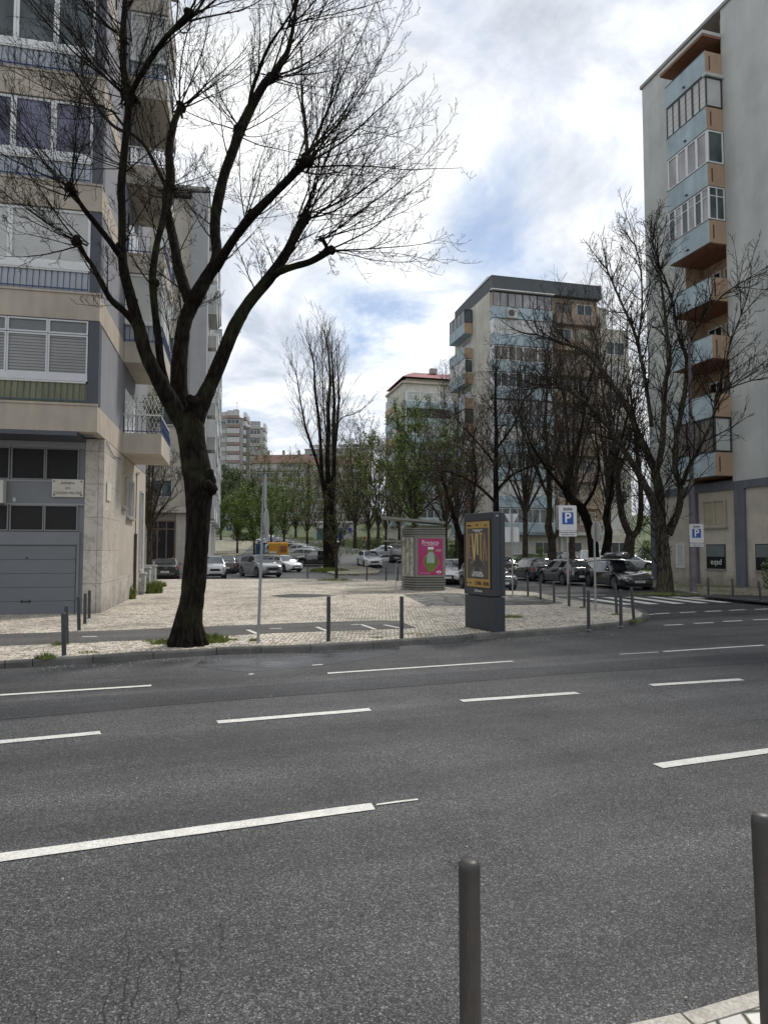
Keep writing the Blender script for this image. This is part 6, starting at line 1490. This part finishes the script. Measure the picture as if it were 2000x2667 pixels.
round_tree('leafing_tree', 'twiggy tree with brown haze of buds right of the poplar', 925, 1424, 1130, 170, 84, 23, (leaf_o, 1, .09, .35), per=1.1, trunk=.2)
round_tree('leafing_tree', 'bright yellow green young tree right of the leaning pole', 662, 1446, 1285, 120, 80, 24, (leaf_g, 2.4, .09, .35), per=1.7, trunk=.25)
round_tree('leafing_tree', 'bright green rounded tree above the yellow container', 740, 1434, 1262, 130, 90, 25, (leaf_g, 1.8, .09, .35), per=1.4, trunk=.25)
round_tree('leafing_tree', 'green tree hanging over the cars of the climbing row', 706, 1428, 1290, 90, 98, 26, (leaf_g, 2.0, .10, .4), per=1.2, trunk=.25)
round_tree('leafing_tree', 'small green tree low against the slope behind the leaning pole', 618, 1440, 1300, 80, 88, 27, (leaf_g, 2.2, .09, .35), per=1.4, trunk=.3)
round_tree('leafing_tree', 'thin young tree with sparse leaves on the plaza edge right of the poplar', 876, 1512, 1300, 110, 44, 28, (leaf_g, .7, .035, .12), per=2.4, trunk=.35, stems=5, tw=11)
round_tree('bare_tree', 'brown twiggy tree on the bank left of the kiosk canopy', 1005, 1432, 1240, 110, 68, 29, (leaf_o, .5, .06, .2), per=1.5, trunk=.28)
round_tree('bare_tree', 'slim conical bare tree standing against the left building', 389, 1505, 1120, 130, 36, 30, None, mat=bark_b, tmat=bark_p, cfg=C3, per=2.2, stems=7, trunk=.33, tw=20)
round_tree('bare_tree', 'bare tree behind the poplar on the upper slope', 800, 1420, 1230, 120, 105, 31, (leaf_o, 1, .1, .4), per=1.0, trunk=.2)
round_tree('bare_tree', 'broad bare tree between the leafing tree and the reddish one', 1160, 1450, 1120, 180, 58, 32, (leaf_o, .4, .06, .2), per=1.6, trunk=.25, stems=7)
round_tree('bare_tree', 'bare tree in front of the middle of the tall dark crowned block', 1368, 1455, 960, 230, 56, 33, (leaf_o, .15, .06, .2), per=1.2, trunk=.25, stems=8, tw=18)
round_tree('bare_tree', 'bare tree before the right half of the tall dark crowned block', 1490, 1455, 830, 250, 58, 34, None, per=1.1, trunk=.25, stems=8, tw=18)
round_tree('bare_tree', 'bare tree in the gap between the tall block and the right building', 1585, 1452, 760, 180, 54, 35, None, per=1.0, trunk=.2, stems=7, tw=18)
round_tree('bare_tree', 'slender twiggy tree showing in front of the middle block', 1190, 1448, 1000, 160, 66, 36, (leaf_o, .5, .07, .2), per=1.2, trunk=.25, stems=7, tw=14)
far_trees = []
for i, (px, py, top, sp_, Y, lf) in enumerate([(575, 1405, 1240, 110, 128, leaf_d), (620, 1400, 1255, 100, 134, leaf_d), (548, 1400, 1290, 80, 120, leaf_d), (850, 1400, 1215, 100, 132, leaf_o), (770, 1400, 1210, 110, 138, leaf_o), (680, 1402, 1190, 90, 150, leaf_o), (910, 1395, 1180, 90, 140, leaf_o), (985, 1400, 1160, 110, 118, leaf_o), (1040, 1410, 1170, 110, 100, leaf_o)]):
    round_tree('leafing_tree', ['dark dense evergreen at the left foot of the far tower', 'dark dense evergreen at the right foot of the far tower', 'dark bushy tree at the far edge of the cobbled slope', 'hazy budding tree on the hill directly behind the poplar', 'hazy budding tree on the hill in front of the red roofed row', 'tall hazy tree on the hill beside the far tower', 'hazy tree on the hill right of the poplar', 'hazy tree on the hill left of the pink roofed block', 'budding tree below the pink roofed block'][i],
        px, py, top, sp_, Y, 40+i, (lf, 3.2 if lf is leaf_d else 1.6, .16 if lf is leaf_d else .12, .6), per=.9, trunk=.12, group='trees on the hill', tmat=bark_r)

# ---- bushes, weeds and grass
def bush(name, label, g, w, h, seed, mat, n=900, s=.05, cat='bush', group=None):
    rnd = random.Random(seed); t = thing(name, label, cat, g, 0, group); mb = MB(); st = MB()
    for _ in range(n):
        a = rnd.uniform(0, 6.283); r = rnd.random()**.6; z = rnd.random(); rr = w/2*r*math.sqrt(max(.05, 1-(z*2-1)**2*.8)); q = Vector((rr*math.cos(a), rr*math.sin(a)*.8, z*h))
        u = rdir(rnd)*s*rnd.uniform(.6, 1.4); v = u.cross(rdir(rnd)).normalized()*u.length*.6; mb.quad(q-u, q-v, q+u, q+v)
    for _ in range(12): a = rnd.uniform(0, 6.283); st.tube([(0, 0, 0), (math.cos(a)*w*.15, math.sin(a)*w*.15, h*.4), (math.cos(a)*w*.35, math.sin(a)*w*.3, h*.8)], [.02, .015, .006], 4)
    mb.build('foliage', mat, t); st.build('stem', bark_b, t); return t
def tuft(label, g, w, h, seed, n=260, mat=None, cat='weeds', group='weed tufts in the paving'):
    rnd = random.Random(seed); mb = MB()
    for _ in range(n):
        r = rnd.random()**.5*w/2; a = rnd.uniform(0, 6.283); x, y = r*math.cos(a), r*math.sin(a)*.6; hh = h*rnd.uniform(.3, 1)*(1-.5*r/(w/2)); le = rdir(rnd)*hh*.5; ww = rnd.uniform(.004, .010)*max(1, h/.2)
        k = len(mb.v); an = rnd.uniform(0, 3.14); c, s = math.cos(an)*ww, math.sin(an)*ww
        mb.v += [(x-c, y-s, 0), (x+c, y+s, 0), (x+le.x*.5+c*.7, y+le.y*.5+s*.7, hh*.6), (x+le.x, y+le.y, hh*.95), (x+le.x*.5-c*.7, y+le.y*.5-s*.7, hh*.6)]; mb.f.append((k, k+1, k+2, k+3, k+4))
    o = mb.build('weed_tuft', mat or leaf_gr, None, loc=g); tag(o, label, cat, group); return o
for i, (px, py, w, h, n, lab) in enumerate([(437, 1676, .75, .16, 500, 'grass tuft left of the foot of the big tree'), (535, 1672, .9, .30, 600, 'taller weeds right of the foot of the big tree'), (118, 1716, .35, .18, 200, 'grass tuft by the lowered kerb at far left'), (152, 1680, .3, .12, 120, 'grass tuft between the two nearest left bollards'),
    (330, 1560, .7, .75, 260, 'tall weeds against the side wall before the cabinets'), (395, 1545, .9, .75, 600, 'bushy weeds beside the nearest utility cabinet'), (410, 1528, .9, .5, 400, 'yellow flowering weeds behind the cabinets'), (312, 1565, .3, .3, 90, 'little weed at the foot of the marble wall'),
    (1330, 1608, .7, .12, 350, 'low weeds right of the totem foot'), (1080, 1652, .8, .05, 220, 'mossy weeds beside the kerb bollard'), (1655, 1619, .35, .12, 150, 'weeds at the foot of the leaning corner bollard'), (1605, 1602, .3, .1, 120, 'weeds at the foot of the crosswalk bollard'), (1518, 1584, .25, .1, 80, 'weeds at the foot of the bollard by the round sign'),
    (663, 1670, .25, .12, 90, 'small weeds at the foot of the leaning pole'), (400, 1670, .5, .07, 160, 'thin weeds left of the big tree on the kerb cobbles'), (230, 1700, .4, .06, 120, 'thin weeds between kerb and path'), (600, 1668, .4, .08, 120, 'thin weeds right of the big tree'), (980, 1662, .3, .06, 90, 'thin weeds between the two kerb bollards')]):
    tuft(lab, G(px, py, .12), w, h, 60+i, n)
tuft('mossy grass growing behind the near kerb stone at the bottom right', Vector((1.44, 2.62, .12)), .30, .02, 91, 300, group=None); tuft('little mossy grass between the setts at the bottom right corner', Vector((1.24, 2.52, .12)), .2, .015, 92, 160, group=None)
tuft('grass around the foot of the poplar', G(858, 1492)+Vector((0, 0, .1)), 3.4, .55, 93, 1600, group=None); tuft('grass around the foot of the thin young tree', G(872, 1512, .12), 2.2, .25, 94, 600, group=None)
tuft('grass at the foot of the big right tree', G(1728, 1548, .12), 3.0, .12, 95, 900, group=None); tuft('moss and grass along the foot of the right building', G(1850, 1528, .12), 3.5, .12, 96, 900, group=None)
bush('bush', 'round green bush by the pale wall behind the black hatchback', G(1408, 1462), 1.0, 1.6, 70, leaf_g, 900, .05)
bush('bush', 'low dark hedge left of the round bush', G(1375, 1466), 2.6, .9, 71, leaf_d, 1500, .06); bush('bush', 'yellow green bush behind the silver coupe', G(1690, 1478), 1.8, 2.6, 72, leaf_g, 1600, .06)
bush('bush', 'dark ivy bush behind the silver coupe, at the corner of the right building', G(1680, 1480), 2.0, 1.9, 73, leaf_d, 1500, .06); bush('bush', 'bush with small leaves between kiosk and totem', G(1180, 1478), 2.2, 2.2, 74, leaf_d, 1600, .06)
bush('bush', 'bush at the picture edge on the right pavement', G(2010, 1535, .12), 1.0, 1.5, 75, leaf_d, 700, .05); bush('bush', 'low bushes at the top of the cobbled slope', G(640, 1408), 6, 1.5, 76, leaf_d, 1800, .14); bush('bush', 'clipped hedge along the bank road', G(985, 1428), 9, 1.3, 77, leaf_d, 2600, .12)
bush('climbing_plant', 'climbing plant growing over the trellis of the lowest side balcony', Vector(LBw(.95, 4.75, 6.4)), 1.0, 1.1, 78, leaf_d, 500, .035, 'plant')
# verge grass beyond the road: nobody could count it
rnd = random.Random(4); mb = MB()
for _ in range(26000):
    x = rnd.uniform(-26, 34); y = rnd.uniform(60, 140)
    if -19 < x < 17 and y < 92 and not (x < -40): 
        if y < 60 + 32*max(0, (17-abs(x+1))/18): continue
    if x < -15.5 and y < 129: continue
    h = rnd.uniform(.12, .45); z = zt(y); a = rnd.uniform(0, 3.14); c, s = math.cos(a)*.05, math.sin(a)*.05
    mb.f.append((len(mb.v), len(mb.v)+1, len(mb.v)+2)); mb.v += [(x-c, y-s, z), (x+c, y+s, z), (x+rnd.uniform(-.1, .1), y, z+h)]
def on_far_road(x, y):
    return False
o = mb.build('verge_grass', leaf_gr); o['kind'] = 'stuff'; tag(o, 'long grass on the bank beyond the road', 'grass')

# ------------------------------------------------------------------ sky and light
SUN_EL, SUN_AZ = 50, 38     # degrees; azimuth clockwise from straight ahead
w = bpy.data.worlds.new('World'); sc.world = w; w.use_nodes = True; nt = w.node_tree; L = nt.links
bg = nt.nodes['Background']; bg.inputs['Strength'].default_value = 0.120
sk = nt.nodes.new('ShaderNodeTexSky'); sk.sky_type = 'NISHITA'; sk.sun_disc = False; sk.sun_elevation = R(SUN_EL); sk.sun_rotation = R(SUN_AZ)
tc = nt.nodes.new('ShaderNodeTexCoord'); sp = nt.nodes.new('ShaderNodeSeparateXYZ'); L.new(tc.outputs['Generated'], sp.inputs[0])
mx = N(nt, 'ShaderNodeMath', operation='MAXIMUM'); L.new(sp.outputs[2], mx.inputs[0]); mx.inputs[1].default_value = 0.0
ad = N(nt, 'ShaderNodeMath', operation='ADD'); L.new(mx.outputs[0], ad.inputs[0]); ad.inputs[1].default_value = .22
dv = nt.nodes.new('ShaderNodeVectorMath'); dv.operation = 'DIVIDE'; cb = nt.nodes.new('ShaderNodeCombineXYZ')
for i in range(3): L.new(ad.outputs[0], cb.inputs[i])
L.new(tc.outputs['Generated'], dv.inputs[0]); L.new(cb.outputs[0], dv.inputs[1])
def wn(scale, detail, rough, dist=0, off=(0, 0, 0)):
    mp = nt.nodes.new('ShaderNodeMapping'); mp.inputs['Location'].default_value = off; mp.inputs['Scale'].default_value = (1, 1, .35); L.new(dv.outputs[0], mp.inputs[0])
    n = N(nt, 'ShaderNodeTexNoise', Scale=scale, Detail=detail, Roughness=rough, Distortion=dist); L.new(mp.outputs[0], n.inputs['Vector']); return n.outputs['Fac']
n1_ = wn(2.1, 10, .60, .5, (1.3, .4, 0)); acc = n1_
def holes(acc):
    for (px, py, wd, st) in [(1410, 290, 120, .15), (1290, 620, 140, .21), (1000, 850, 100, .20), (890, 950, 70, .13), (1230, 500, 100, .12)]:
        d = ray(px, py).normalized(); dt = nt.nodes.new('ShaderNodeVectorMath'); dt.operation = 'DISTANCE'; L.new(tc.outputs['Generated'], dt.inputs[0]); dt.inputs[1].default_value = d
        mr = N(nt, 'ShaderNodeMapRange', interpolation_type='SMOOTHSTEP'); L.new(dt.outputs['Value'], mr.inputs[0]); mr.inputs[1].default_value = 0; mr.inputs[2].default_value = wd/F*1.9; mr.inputs[3].default_value = st; mr.inputs[4].default_value = 0
        s_ = N(nt, 'ShaderNodeMath', operation='SUBTRACT'); L.new(acc, s_.inputs[0]); L.new(mr.outputs[0], s_.inputs[1]); acc = s_.outputs[0]
    return acc
acc = holes(acc)
mask = ramp(nt, [(.24, 0.12), (.36, .6), (.47, 1.0)], acc)
n2_ = wn(2.3, 8, .6, .5, (4, 2, 1)); n3_ = wn(.8, 4, .5, 0, (2, 7, 1))
sh = ramp(nt, [(.34, (4.7, 5.2, 6.0)), (.48, (6.9, 7.3, 7.9)), (.60, (9.6, 9.7, 9.8))], n2_)
sh2 = ramp(nt, [(.35, .82), (.60, 1.12)], n3_)
cl = mixc(nt, sh.outputs[0], sh2.outputs[0], 1.0, 'MULTIPLY')
sky = mixc(nt, sk.outputs[0], (3.4, 4.9, 7.4), .45)
out = mixc(nt, sky, cl, mask.outputs[0])
L.new(out, bg.inputs['Color'])
sun = bpy.data.lights.new('sun', 'SUN'); so = bpy.data.objects.new('sun', sun); COL.objects.link(so); sun.energy = 2.7; sun.angle = R(10); sun.color = (1.0, .95, .88)
el, az = R(SUN_EL), R(SUN_AZ); sd = Vector((math.sin(az)*math.cos(el), math.cos(az)*math.cos(el), math.sin(el)))
so.rotation_euler = (-sd).to_track_quat('-Z', 'Y').to_euler(); so.location = sd*50
sc.render.engine = 'CYCLES'; sc.view_settings.view_transform = 'Standard'; sc.view_settings.look = 'None'; sc.view_settings.exposure = 0; sc.view_settings.gamma = 1
sc.cycles.max_bounces = 5; sc.cycles.diffuse_bounces = 3; sc.cycles.glossy_bounces = 3
